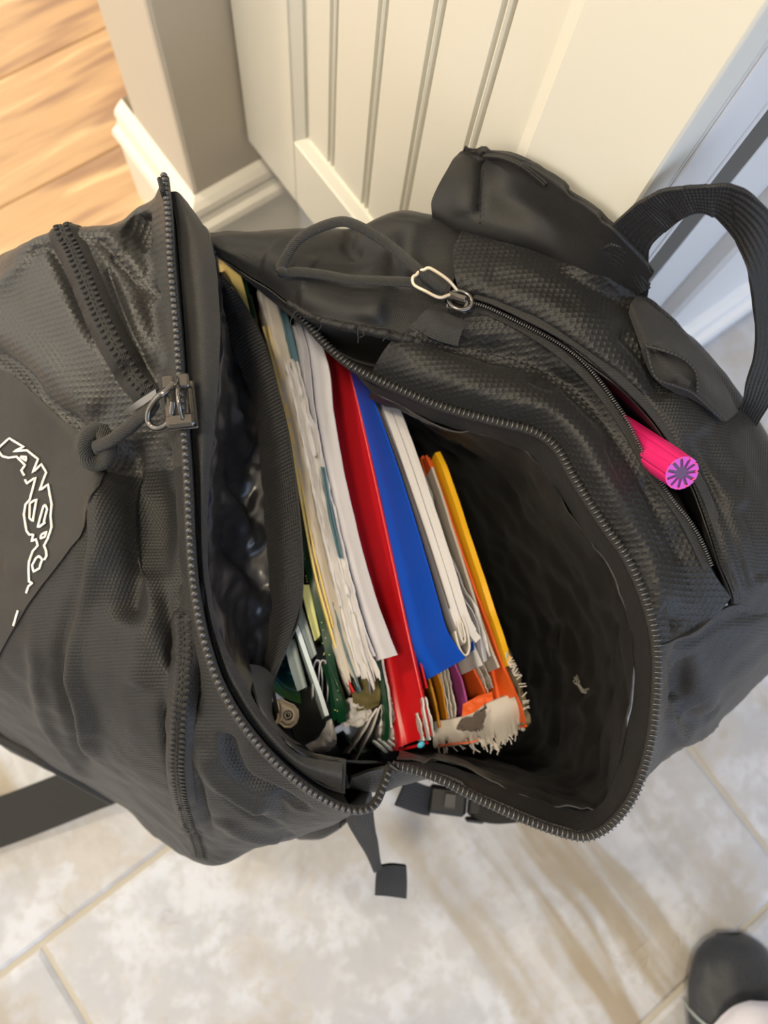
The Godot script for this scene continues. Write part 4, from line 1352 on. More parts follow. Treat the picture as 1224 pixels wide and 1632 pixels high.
# padded yoke and straps at the back of the bag
func back_panel():
	var rows := [
		[q(204.9, 400.0, -189.2), q(212.7, 400.0, -173.7), q(227.6, 400.0, -154.7), q(236.9, 400.0, -127.1), q(236.9, 400.0, -95.7), q(249.9, 400.0, -75.3), q(263.9, 400.0, -59.9)],
		[q(200.8, 436.0, -173.4), q(206.8, 438.0, -155.4), q(220.1, 440.0, -135.7), q(235.1, 440.0, -115.6), q(238.4, 455.5, -88.3), q(251.3, 446.5, -73.9), q(263.4, 437.5, -60.4)],
		[q(203.1, 444.0, -178.4), q(207.9, 450.0, -158.9), q(221.0, 454.0, -137.9), q(231.7, 456.0, -114.8), q(237.1, 464.5, -89.7), q(250.5, 457.0, -74.8), q(261.1, 449.5, -63.1)],
		[q(216.1, 446.0, -185.5), q(217.7, 456.0, -167.8), q(232.2, 460.0, -147.6), q(236.8, 469.0, -119.9), q(236.8, 480.5, -92.5), q(248.8, 469.5, -76.6), q(258.3, 462.0, -66.1)],
		[q(234.4, 444.0, -194.1), q(236.3, 454.0, -178.4), q(236.9, 471.5, -149.7), q(236.7, 480.5, -122.5), q(236.9, 488.5, -96.2), q(246.1, 478.0, -79.8), q(256.0, 468.0, -68.6)],
		[q(236.7, 446.5, -192.6), q(236.8, 462.0, -175.2), q(236.8, 477.5, -152.2), q(236.7, 487.0, -122.8), q(236.9, 492.5, -93.7), q(245.3, 483.5, -80.4), q(255.6, 470.5, -68.8)],
		[q(236.8, 400.0, -194.4), q(236.8, 400.0, -175.8), q(236.9, 400.0, -152.5), q(236.8, 396.0, -124.5), q(237.0, 390.0, -97.2), q(244.2, 386.0, -81.6), q(254.0, 380.0, -70.7)],
		[q(236.9, 220.0, -197.8), q(236.7, 220.0, -180.2), q(236.7, 220.0, -161.0), q(236.9, 220.0, -139.9), q(236.8, 220.0, -116.7), q(236.9, 220.0, -97.6), q(241.5, 220.0, -84.6)],
	]
	var g := net(rows, 90, 70)
	g = folds(g, [
		[[q(236.7, 461.5, -180.4), q(234.1, 454.0, -177.9), q(221.6, 458.0, -164.5), q(211.7, 452.0, -152.0)], -3.6, 2.4],
		[[q(234.5, 444.0, -193.0), q(218.4, 452.0, -171.9), q(209.3, 450.0, -158.5)], 1.5, 5.0],
	], 0.7, 22.0, 91.0)
	var st := begin()
	sheet(st, g, 1.8)
	part("shoulder_yoke", st, "twill")
	# frayed webbing that peeps out behind it
	st = begin()
	band(st, even([q(236.7, 461.0, -178.1), q(236.9, 472.0, -166.0), q(236.9, 480.0, -152.4), q(236.8, 483.5, -141.4), q(236.7, 485.0, -134.9)], 30), 0.007, 1.4, 0.6)
	part("strap_end", st, "webbing")
	st = begin()
	stitches(st, [q(236.8, 457.5, -178.6), q(223.5, 461.0, -165.1), q(212.6, 458.0, -151.9), q(210.7, 450.0, -147.9)], 0.0032, 0.0004)
	part("yoke_stitching", st, "dark_thread", "stuff")
	# flat strap anchor on the back edge, with a slit between it and the bag
	g = span([
		[q(241.2, 459.0, -61.2), q(231.5, 462.0, -41.8), q(226.4, 462.0, -26.8), q(231.4, 460.0, -13.7), q(238.5, 459.0, -3.4), q(244.8, 456.0, 12.8)],
		[q(246.0, 460.0, -65.2), q(237.1, 465.0, -43.0), q(234.7, 468.0, -29.5), q(237.6, 467.0, -17.3), q(241.6, 464.0, -3.8), q(247.8, 457.0, 13.7)],
		[q(254.7, 456.0, -67.4), q(255.9, 460.0, -50.7), q(257.6, 460.0, -32.3), q(259.1, 458.0, -15.3), q(261.0, 454.0, -1.1), q(259.8, 450.0, 13.6)]], 60, 20)
	# open the slit: the lower edge drops away from the bag
	st = begin()
	sheet(st, folds(g, [[[q(232.9, 466.0, -41.9), q(231.6, 469.0, -27.7), q(238.1, 466.0, -9.3)], 3.0, 6.0]], 0.8, 40.0), 1.8)
	part("strap_anchor", st, "tape")
	g = span([
		[q(230.0, 469.0, -38.7), q(224.6, 468.0, -28.9), q(226.5, 467.0, -21.6), q(232.8, 467.0, -14.9), q(236.8, 466.0, -6.9)],
		[q(232.4, 470.0, -38.2), q(231.8, 470.0, -28.7), q(233.6, 470.0, -20.9), q(236.2, 470.0, -15.1), q(237.5, 467.0, -7.5)],
		[q(229.1, 474.0, -38.1), q(233.8, 474.0, -30.8), q(237.6, 474.0, -22.5), q(238.5, 473.0, -15.1), q(236.7, 468.0, -8.4)]], 40, 12)
	st = begin()
	sheet(st, g, 0.8)
	part("anchor_slit", st, "dark_lining")
	st = begin()
	tube(st, even([q(228.7, 472.0, -41.2), q(223.3, 472.0, -31.7), q(222.2, 470.0, -23.7), q(228.1, 470.0, -14.8), q(233.8, 468.0, -7.1), q(242.3, 460.0, 11.3)], 50), 0.0011, 6)
	part("anchor_binding", st, "webbing")
	st = begin()
	tube(st, even([q(226.4, 474.0, -39.9), q(231.0, 477.0, -31.7), q(235.9, 477.0, -22.8), q(237.2, 475.0, -14.1), q(234.5, 470.0, -6.5)], 40), 0.0009, 6)
	part("anchor_binding", st, "webbing")

# the lining of the main compartment
func inside():
	var rim := even(rim_back.slice(0, 24), 24)
	var tape_edge := [q(12.8, 370.0, 56.2), q(28.8, 370.0, 68.9), q(44.1, 370.0, 89.6), q(58.1, 374.0, 110.2), q(71.9, 378.0, 130.5), q(83.3, 382.0, 139.2), q(94.3, 390.0, 135.0), q(106.0, 400.0, 123.8), q(118.3, 410.0, 110.5), q(131.6, 416.0, 96.6), q(144.4, 420.0, 78.3), q(153.4, 424.0, 57.1), q(159.3, 424.0, 36.8), q(160.6, 424.0, 13.5), q(163.4, 424.0, -14.2), q(165.0, 422.0, -33.8), q(157.6, 420.0, -49.4), q(145.4, 416.0, -66.6), q(137.0, 410.0, -83.2), q(128.1, 406.0, -100.3), q(119.6, 404.0, -118.8)]
	var g := span([lifted(rim, -0.8), tape_edge], 150, 10)
	g = folds(g, [], 1.4, 34.0, 120.0)
	var st := begin()
	sheet(st, g, 1.0)
	part("mouth_facing", st, "twill")
	var rows := [
		lifted(tape_edge, 1.2),
		[q(22.3, 280.0, 64.5), q(41.6, 280.0, 81.4), q(62.0, 280.0, 104.2), q(76.3, 290.0, 123.7), q(89.0, 300.0, 136.8), q(98.6, 300.0, 141.6), q(110.7, 310.0, 134.9), q(125.7, 320.0, 121.2), q(138.7, 330.0, 106.5), q(151.3, 330.0, 91.6), q(163.5, 330.0, 70.9), q(168.8, 340.0, 46.3), q(171.0, 340.0, 17.8), q(172.5, 340.0, -16.9), q(172.1, 340.0, -43.1), q(165.5, 340.0, -68.8), q(156.3, 340.0, -91.1), q(147.0, 340.0, -113.6), q(135.0, 340.0, -132.6)],
		[q(33.5, 160.0, 71.3), q(54.3, 160.0, 87.5), q(72.5, 160.0, 107.3), q(89.4, 170.0, 125.2), q(100.4, 180.0, 132.6), q(112.1, 180.0, 134.6), q(127.3, 180.0, 124.3), q(143.1, 180.0, 104.8), q(158.4, 180.0, 84.3), q(167.8, 190.0, 59.9), q(173.5, 200.0, 33.3), q(176.0, 200.0, -3.7), q(178.4, 200.0, -41.5), q(177.6, 200.0, -75.5), q(173.4, 200.0, -105.6), q(165.7, 200.0, -131.4), q(159.1, 200.0, -149.7)],
		[q(32.4, 60.0, 70.6), q(51.9, 60.0, 85.1), q(71.2, 60.0, 100.2), q(86.0, 60.0, 111.2), q(98.1, 60.0, 115.8), q(114.0, 60.0, 105.5), q(128.8, 60.0, 86.7), q(141.8, 60.0, 66.0), q(155.7, 60.0, 37.9), q(164.7, 60.0, 5.5), q(170.6, 60.0, -29.8), q(170.6, 60.0, -61.9), q(166.5, 60.0, -89.0), q(162.5, 60.0, -116.3), q(159.8, 60.0, -134.7)],
	]
	g = span(rows, 110, 60)
	g = folds(g, [
		[[q(156.0, 300.0, -29.4), q(159.5, 290.0, 20.5), q(160.3, 280.0, 74.5), q(160.1, 280.0, 96.0)], -8.0, 8.0],
		[[q(160.3, 250.0, -10.1), q(156.3, 220.0, 54.5), q(152.0, 220.0, 99.6)], 6.0, 8.0],
		[[q(166.2, 250.0, 6.0), q(164.8, 240.0, 51.0), q(154.8, 260.0, 91.3)], -5.0, 6.0],
		[[q(156.2, 180.0, 11.1), q(146.3, 180.0, 75.5), q(143.1, 180.0, 104.8)], 5.0, 6.0],
		[[q(121.0, 220.0, 106.1), q(129.9, 280.0, 111.0), q(136.5, 340.0, 109.5)], -6.0, 6.0],
		[[q(100.1, 250.0, 133.4), q(103.0, 330.0, 136.3), q(104.2, 380.0, 135.0)], 4.0, 7.0],
		[[q(54.1, 220.0, 96.5), q(63.6, 300.0, 115.3), q(76.2, 340.0, 132.7)], 3.0, 8.0],
	], 4.5, 26.0, 140.0)
	st = begin()
	sheet(st, g, 0.8)
	part("lining", st, "dark_lining")
	# a torn seam with pale frayed threads
	st = begin()
	var seam := [q(144.7, 260.0, 96.2), q(141.5, 270.0, 103.7), q(144.0, 280.0, 106.7), q(151.8, 290.0, 107.2), q(161.3, 300.0, 103.9), q(167.4, 310.0, 97.5)]
	for k in 6:
		var pts := even(seam, 24)
		for j in pts.size():
			pts[j] += Vector3(noise.get_noise_2d(j * 0.5, k * 7.0), noise.get_noise_2d(j * 0.5, k * 9.0 + 40.0), noise.get_noise_2d(j * 0.5, k * 5.0 + 80.0)) * 0.004 + Vector3.UP * 0.036
		tube(st, pts, 0.0004, 4)
	part("frayed_seam", st, "pale_thread", "stuff")
	# bottom of the compartment
	st = begin()
	sheet(st, folds(span([[q(145.3, 60.0, -332.0), q(36.3, 60.0, -125.8), q(-21.7, 60.0, -9.4)], [q(203.2, 50.0, -227.7), q(119.9, 50.0, -68.1), q(28.2, 50.0, 57.1)], [q(167.8, 60.0, -112.6), q(166.7, 60.0, 7.0), q(73.4, 60.0, 97.4)]], 30, 30), [], 3.0, 30.0), 0.8)
	part("bottom_lining", st, "dark_lining")

# both halves of the main zip
func main_zip():
	var st := begin()
	var n := int(length(rim_front) / 0.0033)
	var e := even(rim_front, n)
	for k in n - 1:
		var d: Vector3 = (e[k + 1] - e[k]).normalized()
		var s := d.cross(Vector3.UP).normalized()
		bead(st, e[k] + Vector3.UP * 0.0012, s * 0.0020, d * 0.0016, Vector3.UP * 0.0021, 8, 5)
	part("main_zip_coil", st, "coil", "stuff")
	st = begin()
	tube(st, lifted(even(rim_front, 140), -0.9), 0.0024, 8)
	part("main_zip_cord", st, "tape")
	st = begin()
	n = int(length(rim_back) / 0.0026)
	e = even(rim_back, n)
	for k in n - 1:
		var d: Vector3 = (e[k + 1] - e[k]).normalized()
		var s := d.cross(Vector3.UP).normalized()
		bead(st, e[k] + Vector3.UP * 0.0008, s * 0.0027, d * 0.0008, Vector3.UP * 0.0017, 8, 4)
	part("main_zip_coil", st, "coil", "stuff")
	st = begin()
	tube(st, lifted(even(rim_back, 180), -1.2), 0.0022, 8)
	part("main_zip_cord", st, "tape")
	# box where the two halves meet
	st = begin()
	box(st, Vector3(-0.0032, -0.005, -0.0012), Vector3(0.0032, 0.006, 0.0012), 0.0006, Transform3D(Basis(Vector3(0, 1, 0), 1.9), q(8.8, 386.0, 55.4)))
	part("zip_end_box", st, "black_plastic")

# a frame whose x runs along the zip, z across it, y up
func frame(at: Vector3, ahead: Vector3, up := Vector3.UP) -> Transform3D:
	var x := ahead.normalized()
	var z := x.cross(up).normalized()
	return Transform3D(Basis(x, z.cross(x), z), at)

# slider, bail, tab and knotted cord on the main zip
func slider_and_pull():
	var sl := Node3D.new()
	sl.name = "zip_slider"
	bag.add_child(sl)
	var metal: StandardMaterial3D = mats.gunmetal
	var f := frame(q(23.4, 456.0, -149.1), q(17.3, 456.0, -136.9) - q(30.9, 456.0, -163.0))
	f.basis = f.basis.scaled(Vector3.ONE * 1.15)
	var st := begin()
	# two plates joined by a bridge, open between them
	box(st, Vector3(-0.0125, -0.0035, -0.0062), Vector3(0.0095, -0.0018, 0.0062), 0.0006, f)
	box(st, Vector3(-0.0125, 0.0026, -0.0052), Vector3(-0.006, 0.0062, -0.0008), 0.0008, f)
	box(st, Vector3(-0.0125, 0.0026, 0.0012), Vector3(-0.006, 0.0062, 0.0056), 0.0008, f)
	box(st, Vector3(-0.006, 0.0026, 0.0028), Vector3(0.0085, 0.0056, 0.0056), 0.001, f)
	box(st, Vector3(0.005, 0.0022, -0.0058), Vector3(0.011, 0.006, 0.0058), 0.0012, f)
	box(st, Vector3(-0.0065, 0.0028, -0.0058), Vector3(0.0085, 0.0052, -0.0036), 0.001, f)
	obj("body", st, metal, sl)
	st = begin()
	tube(st, along([f * Vector3(-0.005, 0.006, -0.001), f * Vector3(-0.003, 0.0105, -0.001), f * Vector3(0.003, 0.0112, -0.001), f * Vector3(0.0075, 0.006, -0.001)], 14), 0.0011, 8)
	obj("bridge", st, metal, sl)
	st = begin()
	tube(st, even([q(26.4, 462.0, -158.2), q(20.4, 464.0, -155.8), q(16.3, 462.0, -156.5), q(10.5, 456.0, -156.4), q(6.7, 452.0, -153.0), q(7.9, 452.0, -148.3), q(11.9, 456.0, -145.3), q(16.2, 460.0, -145.2), q(21.4, 464.0, -149.7)], 40), 0.0016, 8)
	obj("ring", st, metal, sl)
	st = begin()
	sheet(st, net([[q(18.1, 463.0, -160.2), q(8.5, 456.0, -163.2), q(-0.2, 448.0, -166.3)], [q(16.9, 462.0, -157.6), q(7.8, 454.0, -160.7), q(-0.9, 446.0, -165.0)]], 12, 6), 1.0)
	obj("tab", st, mats.gunmetal, sl)
	st = begin()
	tube(st, even([q(14.5, 456.0, -158.3), q(9.4, 452.0, -157.4), q(3.0, 448.0, -159.0), q(-4.3, 444.0, -159.4), q(-13.4, 440.0, -160.3), q(-21.5, 434.0, -164.3)], 40), 0.0034, 9, false, Vector3.UP, 0.75)
	tube(st, even([q(12.2, 450.0, -160.4), q(6.5, 446.0, -159.8), q(-1.9, 440.0, -160.4), q(-10.9, 435.0, -162.3), q(-19.0, 430.0, -165.9)], 40), 0.003, 9, false, Vector3.UP, 0.75)
	obj("pull_cord", st, mats.cord, sl)
	st = begin()
	tube(st, even([q(-14.6, 434.0, -170.9), q(-20.5, 434.0, -171.8), q(-26.3, 430.0, -169.3), q(-28.5, 426.0, -164.3), q(-25.1, 424.0, -160.2), q(-19.5, 428.0, -158.8), q(-15.2, 434.0, -161.6)], 40), 0.0042, 10, true)
	tube(st, even([q(-17.8, 426.0, -175.9), q(-24.7, 422.0, -176.5), q(-29.5, 418.0, -172.2), q(-28.8, 416.0, -165.8), q(-23.9, 418.0, -161.6)], 30), 0.0042, 10)
	obj("cord_knot", st, mats.cord, sl)

# slider of the second zip, its wire ring and long cord loop
func pocket_pull():
	var pl := Node3D.new()
	pl.name = "pocket_slider"
	bag.add_child(pl)
	var f := frame(q(172.4, 456.0, -117.7), q(178.1, 456.0, -110.5) - q(168.8, 456.0, -122.7))
	var st := begin()
	st.set_smooth_group(1)
	var ring := []
	for k in 20:
		ring.append(f * Vector3(0.0062 * cos(TAU * k / 20), 0.0006, 0.0052 * sin(TAU * k / 20)))
	tube(st, ring, 0.0013, 8, true)
	box(st, Vector3(-0.006, -0.0022, -0.0052), Vector3(0.005, -0.0006, 0.0052), 0.0006, f)
	box(st, Vector3(-0.0075, 0.0, -0.002), Vector3(0.003, 0.0045, 0.002), 0.001, f)
	obj("body", st, mats.gunmetal, pl)
	st = begin()
	tube(st, even([q(166.0, 464.0, -120.8), q(159.8, 466.0, -121.8), q(155.2, 468.0, -127.7), q(152.5, 468.0, -133.7), q(154.0, 469.0, -137.0), q(156.5, 469.0, -137.1)], 30), 0.00085, 8)
	tube(st, even([q(170.9, 464.0, -120.9), q(168.7, 468.0, -125.5), q(166.0, 470.0, -130.9), q(163.1, 471.0, -135.8), q(160.9, 470.0, -136.8)], 30), 0.00085, 8)
	tube(st, even([q(156.5, 469.0, -137.1), q(158.8, 469.0, -138.0), q(160.9, 470.0, -136.8)], 12), 0.00085, 8)
	obj("wire_ring", st, mats.steel, pl)
	st = begin()
	tube(st, even([q(165.0, 464.0, -124.8), q(161.7, 467.0, -130.8), q(159.0, 468.0, -141.2), q(157.3, 466.0, -155.8), q(153.3, 466.0, -168.7), q(148.6, 466.0, -178.7), q(144.6, 464.0, -185.1), q(137.2, 460.0, -190.2), q(127.6, 456.0, -193.5), q(121.7, 452.0, -194.4), q(115.9, 448.0, -193.2), q(109.1, 443.0, -190.8)], 60), 0.0029, 10, false, Vector3.UP, 0.7)
	tube(st, even([q(166.5, 460.0, -125.8), q(162.9, 462.0, -130.2), q(157.0, 460.0, -138.0), q(146.5, 454.0, -150.2), q(135.2, 449.0, -162.1), q(125.8, 446.0, -174.0), q(117.4, 444.0, -182.8), q(110.2, 442.0, -189.0)], 60), 0.0029, 10, false, Vector3.UP, 0.7)
	obj("cord_loop", st, mats.cord, pl)
	st = begin()
	bead(st, q(109.6, 443.0, -189.1), q(3.2, 0, 0), q(0, 0, 3.8), q(0, 3, 0), 10, 6)
	obj("cord_end", st, mats.cord, pl)

# webbing carry handle that arches over the back edge
func handle():
	var a := [q(238.0, 459.0, -88.7), q(236.9, 471.5, -98.5), q(236.9, 486.0, -95.7), q(236.9, 503.5, -92.8), q(237.3, 517.5, -89.4), q(240.9, 528.0, -85.6), q(245.8, 534.5, -79.6), q(251.4, 538.0, -73.6), q(257.4, 542.0, -66.9), q(265.3, 540.5, -58.0), q(276.5, 530.0, -45.9), q(287.9, 510.0, -27.5), q(288.9, 486.0, -3.5), q(279.0, 460.0, 16.4), q(273.1, 430.0, 28.6)]
	var b := [q(260.9, 450.5, -63.5), q(257.7, 462.0, -66.5), q(252.7, 479.0, -72.2), q(249.5, 492.5, -75.7), q(250.3, 505.0, -74.9), q(251.7, 515.5, -73.3), q(254.0, 521.5, -70.6), q(257.3, 523.5, -67.1), q(262.7, 520.5, -61.2), q(266.4, 516.0, -50.2), q(266.7, 510.0, -36.8), q(269.3, 498.0, -24.8), q(269.7, 480.0, -7.9), q(265.3, 460.0, 6.2), q(269.6, 434.0, 16.4)]
	var g := net([a, b], 120, 12)
	g = folds(g, [], 1.0, 30.0, 200.0)
	var st := begin()
	sheet(st, g, 2.0)
	part("carry_handle", st, "webbing")
	# folded anchor of the handle
	st = begin()
	sheet(st, folds(span([[q(236.8, 471.0, -98.1), q(238.5, 470.0, -88.3), q(247.9, 463.0, -77.6), q(256.7, 454.0, -67.4)], [q(236.8, 479.0, -94.5), q(240.5, 478.5, -85.6), q(249.0, 470.0, -76.1), q(254.9, 460.0, -67.1)], [q(237.1, 490.5, -89.4), q(243.8, 489.0, -82.2), q(250.7, 480.0, -74.5), q(257.5, 462.5, -67.2)]], 30, 16), [], 0.3, 40.0), 1.6)
	part("handle_anchor", st, "webbing")

# loose straps and buckles near the floor
func straps():
	var st := begin()
	# hanging end of the near side strap
	sheet(st, net([[q(-25.9, 300.0, 58.5), q(-34.0, 270.0, 79.8), q(-36.4, 254.0, 94.3), q(-38.9, 230.0, 113.5), q(-42.9, 210.0, 130.5)], [q(-17.2, 300.0, 64.1), q(-26.4, 272.0, 86.2), q(-30.7, 250.0, 101.6), q(-35.4, 230.0, 117.2), q(-39.4, 214.0, 129.9)], [q(-8.4, 300.0, 69.7), q(-20.0, 266.0, 93.2), q(-26.2, 248.0, 107.5), q(-32.2, 226.0, 121.7), q(-36.2, 210.0, 132.4)]], 30, 10), 1.8)
	sheet(st, net([[q(-39.0, 212.0, 128.1), q(-45.8, 204.0, 136.9), q(-52.6, 194.0, 146.6)], [q(-29.1, 214.0, 133.0), q(-36.2, 206.0, 143.2), q(-43.7, 195.0, 154.2)], [q(-20.9, 210.0, 141.4), q(-27.3, 202.0, 152.3), q(-35.2, 190.0, 164.4)]], 12, 10), 2.4)
	part("strap_tail", st, "webbing")
	st = begin()
	sheet(st, span([[q(-52.4, 240.0, 67.7), q(-26.3, 260.0, 75.5), q(-8.4, 280.0, 77.7)], [q(-76.4, 200.0, 77.0), q(-47.9, 230.0, 84.6), q(-38.2, 250.0, 81.6)]], 24, 10), 2.0)
	part("side_strap", st, "webbing")
	# small pouch shape under the corner
	st = begin()
	sheet(st, span([[q(-71.7, 220.0, 57.0), q(-50.0, 240.0, 64.3), q(-32.3, 250.0, 73.3)], [q(-75.4, 210.0, 69.6), q(-57.8, 230.0, 79.2), q(-39.3, 250.0, 80.8)], [q(-75.6, 180.0, 83.3), q(-60.8, 200.0, 89.0), q(-45.9, 220.0, 88.3)], [q(-74.9, 80.0, 88.0), q(-63.5, 90.0, 91.4), q(-49.2, 100.0, 90.4)]], 24, 20), 2.0)
	part("side_wing", st, "fine_knit")
	# flat webbing that trails over the tiles
	st = begin()
	var line := even([q(-364.6, 12.0, -98.4), q(-315.3, 13.0, -80.8), q(-268.5, 16.0, -67.2), q(-225.5, 22.0, -55.7), q(-176.5, 30.0, -41.5)], 40)
	band(st, line, 0.046, 1.8)
	part("waist_strap", st, "webbing")
	# side-release buckle hanging behind the near wall
	var bk := Node3D.new()
	bk.name = "buckle"
	bag.add_child(bk)
	var f := frame(q(41.2, 170.0, 137.7), q(60.7, 170.0, 157.2) - q(22.5, 170.0, 120.0))
	var mat: StandardMaterial3D = mats.black_plastic
	st = begin()
	box(st, Vector3(-0.026, -0.004, -0.010), Vector3(0.006, 0.005, 0.012), 0.003, f)
	obj("female_half", st, mat, bk)
	st = begin()
	box(st, Vector3(0.007, -0.003, -0.008), Vector3(0.024, 0.003, 0.010), 0.002, f)
	box(st, Vector3(0.006, -0.004, -0.014), Vector3(0.022, 0.004, -0.009), 0.002, f)
	box(st, Vector3(0.006, -0.004, 0.011), Vector3(0.022, 0.004, 0.015), 0.002, f)
	obj("male_half", st, mat, bk)
	st = begin()
	box(st, Vector3(-0.014, 0.004, -0.006), Vector3(-0.003, 0.0068, 0.006), 0.002, f)
	obj("release_button", st, mats.coil, bk)
	st = begin()
	band(st, even([q(7.3, 200.0, 99.1), q(17.0, 180.0, 116.6), q(23.5, 170.0, 125.5)], 12), 0.022, 1.6)
	obj("buckle_strap", st, mats.webbing, bk)
	st = begin()
	band(st, even([q(47.1, 170.0, 146.9), q(59.4, 180.0, 159.2), q(78.9, 200.0, 166.8), q(96.7, 220.0, 166.7)], 16), 0.02, 1.6)
	obj("buckle_strap", st, mats.webbing, bk)

# outlined block letters along an arc on the front pocket
func lettering():
	var st := begin()
	var lines := [
		[q(-67.7, 387.0, -213.8), q(-58.4, 390.0, -212.8), q(-54.3, 392.0, -202.9), q(-60.4, 390.0, -205.3), q(-54.1, 392.0, -200.6), q(-51.7, 394.0, -192.7), q(-58.7, 393.0, -188.7), q(-51.8, 394.0, -189.3), q(-52.1, 395.0, -183.4), q(-60.7, 392.0, -177.4), q(-54.6, 394.0, -176.7), q(-56.8, 394.0, -170.9), q(-58.7, 394.0, -165.7), q(-62.6, 394.0, -161.1), q(-65.4, 393.0, -155.7), q(-70.7, 391.0, -151.4), q(-74.4, 390.0, -149.6), q(-74.7, 390.0, -146.0), q(-75.8, 390.0, -143.4), q(-78.1, 389.0, -142.7)],
		[q(-67.7, 387.0, -213.8), q(-67.2, 387.0, -208.0), q(-64.8, 388.0, -204.6), q(-60.6, 389.0, -201.7), q(-59.5, 390.0, -194.8), q(-62.8, 389.0, -193.9), q(-63.1, 389.0, -190.6)],
		[q(-63.9, 389.0, -188.5), q(-64.4, 389.0, -185.8), q(-58.4, 391.0, -185.3), q(-67.8, 389.0, -176.7), q(-71.1, 388.0, -176.3), q(-74.8, 387.0, -172.6), q(-78.4, 386.0, -164.6), q(-78.3, 386.0, -161.5), q(-76.4, 387.0, -159.9), q(-79.4, 386.0, -157.5), q(-76.5, 387.0, -156.5), q(-77.4, 387.0, -152.4), q(-81.6, 386.0, -151.8), q(-86.1, 384.0, -148.2), q(-92.1, 382.0, -140.5), q(-90.9, 383.0, -138.6), q(-93.9, 381.0, -138.9), q(-97.5, 379.0, -136.8)],
		[q(-59.0, 390.0, -200.3), q(-56.4, 391.0, -198.1), q(-57.8, 391.0, -196.3), q(-59.0, 390.0, -200.3)],
		[q(-68.7, 389.0, -175.1), q(-64.4, 390.0, -174.5), q(-72.6, 389.0, -165.8), q(-73.2, 388.0, -168.7), q(-68.7, 389.0, -175.1)],
		[q(-61.9, 393.0, -168.2), q(-62.3, 393.0, -165.5), q(-68.4, 391.0, -160.5), q(-72.1, 390.0, -161.3), q(-63.4, 392.0, -168.3), q(-61.9, 393.0, -168.2)],
		[q(-66.9, 392.0, -160.4), q(-72.3, 390.0, -161.0), q(-66.9, 392.0, -160.4)],
		[q(-72.7, 390.0, -156.5), q(-69.3, 391.0, -155.6), q(-71.7, 390.0, -153.6), q(-74.1, 389.0, -154.7), q(-72.7, 390.0, -156.5)],
		[q(-79.7, 388.0, -146.6), q(-78.7, 389.0, -143.6), q(-82.8, 387.0, -141.3), q(-86.5, 385.0, -142.3), q(-85.4, 385.0, -145.3), q(-81.9, 387.0, -146.7), q(-79.7, 388.0, -146.6)],
		[q(-107.2, 373.0, -133.1), q(-115.2, 368.0, -129.7)],
	]
	for l in lines:
		var pts := []
		for k in l.size() - 1:
			for j in 4:
				pts.append((l[k] as Vector3).lerp(l[k + 1], j / 4.0))
		pts.append(l[-1])
		var on := []
		for p in pts:
			on.append(drape(front_grid, p, 2.1))
		tube(st, on, 0.00072, 5, false, Vector3.UP, 0.4)
	obj("printed_lettering", st, mats.ink_white, bag)

# ---------- folders, books and papers in the mouth of the bag
# They stand on the compartment's bottom and lean with the bag: LEAN is how far their feet stand off per unit of height.
const LEAN := Vector3(-0.0861, 0, 0.0439)

func side_of(pts: Array, k: int) -> Vector3:
	var t: Vector3 = pts[mini(k + 1, pts.size() - 1)] - pts[maxi(k - 1, 0)]
	return Vector3(t.z, 0, -t.x).normalized()

# an upright leaf: its top edge follows pts, it is "thick" mm thick, set "off" mm aside, and goes down by "drop" mm
func leaf(st: SurfaceTool, pts: Array, thick: float, off: float, drop: float, ragged := 0.0, wave := 0.0, seed := 0.0, n := 40, m := 10):
	var top := even(pts, n)
	var g := []
	for r in m:
		var w := float(r) / (m - 1)
		var row := []
		for k in n:
			var s := side_of(top, k)
			var p: Vector3 = top[k] + s * off * 0.001
			var h := ragged * 0.001 * noise.get_noise_2d(k * 40.0 / n * 0.55, seed * 13.0) * (1.0 - w)
			p += Vector3.UP * h + (LEAN + Vector3.DOWN) * drop * 0.001 * w * w * (0.4 + 0.6 * w) if r > 0 else Vector3.UP * h
			p += s * wave * 0.001 * noise.get_noise_3d(k * 40.0 / n * 0.1, w * 3.0, seed * 7.0 + 3.0)
			row.append(p)
		g.append(row)
	sheet(st, g, thick)

func single(called: String, pts: Array, thick: float, drop: float, mat: String, label: String, category: String, group := "", ragged := 0.0, wave := 0.0, seed := 0.0) -> Node3D:
	var st := begin()
	leaf(st, pts, thick, 0.0, drop, ragged, wave, seed)
	var o := obj(called, st, mats[mat])
	return tag(o, label, category, group)

func group_of(called: String, label: String, category: String, pts: Array, drop: float, group := "") -> Node3D:
	var c: Vector3 = pts[pts.size() / 2] + (LEAN + Vector3.DOWN) * drop * 0.001
	return thing(called, c, label, category, group)

func leaf_part(called: String, parent: Node3D, mat: String, pts: Array, thick: float, off: float, drop: float, ragged := 0.0, wave := 0.0, seed := 0.0):
	var st := begin()
	leaf(st, pts, thick, off, drop, ragged, wave, seed)
	return obj(called, st, mats[mat], parent)

# a leaf seen at a slant: from its upper edge it slopes to a lower line, then goes down behind its neighbour
func slant(st: SurfaceTool, hi: Array, lo: Array, thick: float, drop: float, crease := 0.0, seed := 0.0, ragged := 0.0, n := 60, m := 18):
	var a := even(hi, 12)
	var b := even(lo, 12)
	var mid := []
	var foot := []
	for k in 12:
		mid.append((a[k] as Vector3).lerp(b[k], 0.5) + Vector3.UP * 0.0012)
		foot.append(b[k] + (LEAN + Vector3.DOWN) * drop * 0.001)
	var g := span([a, mid, b, foot], n, m)
	if crease > 0.0:
		g = folds(g, [], crease, 55.0, seed * 11.0)
	if ragged > 0.0:
		for v in m:
			for u in range(n - 8, n):
				var t: Vector3 = (g[v][n - 9] - g[v][n - 12]).normalized()
				g[v][u] += t * ragged * 0.001 * noise.get_noise_2d(v * 0.7, seed * 5.0) * (u - n + 9) / 8.0
	sheet(st, g, thick)

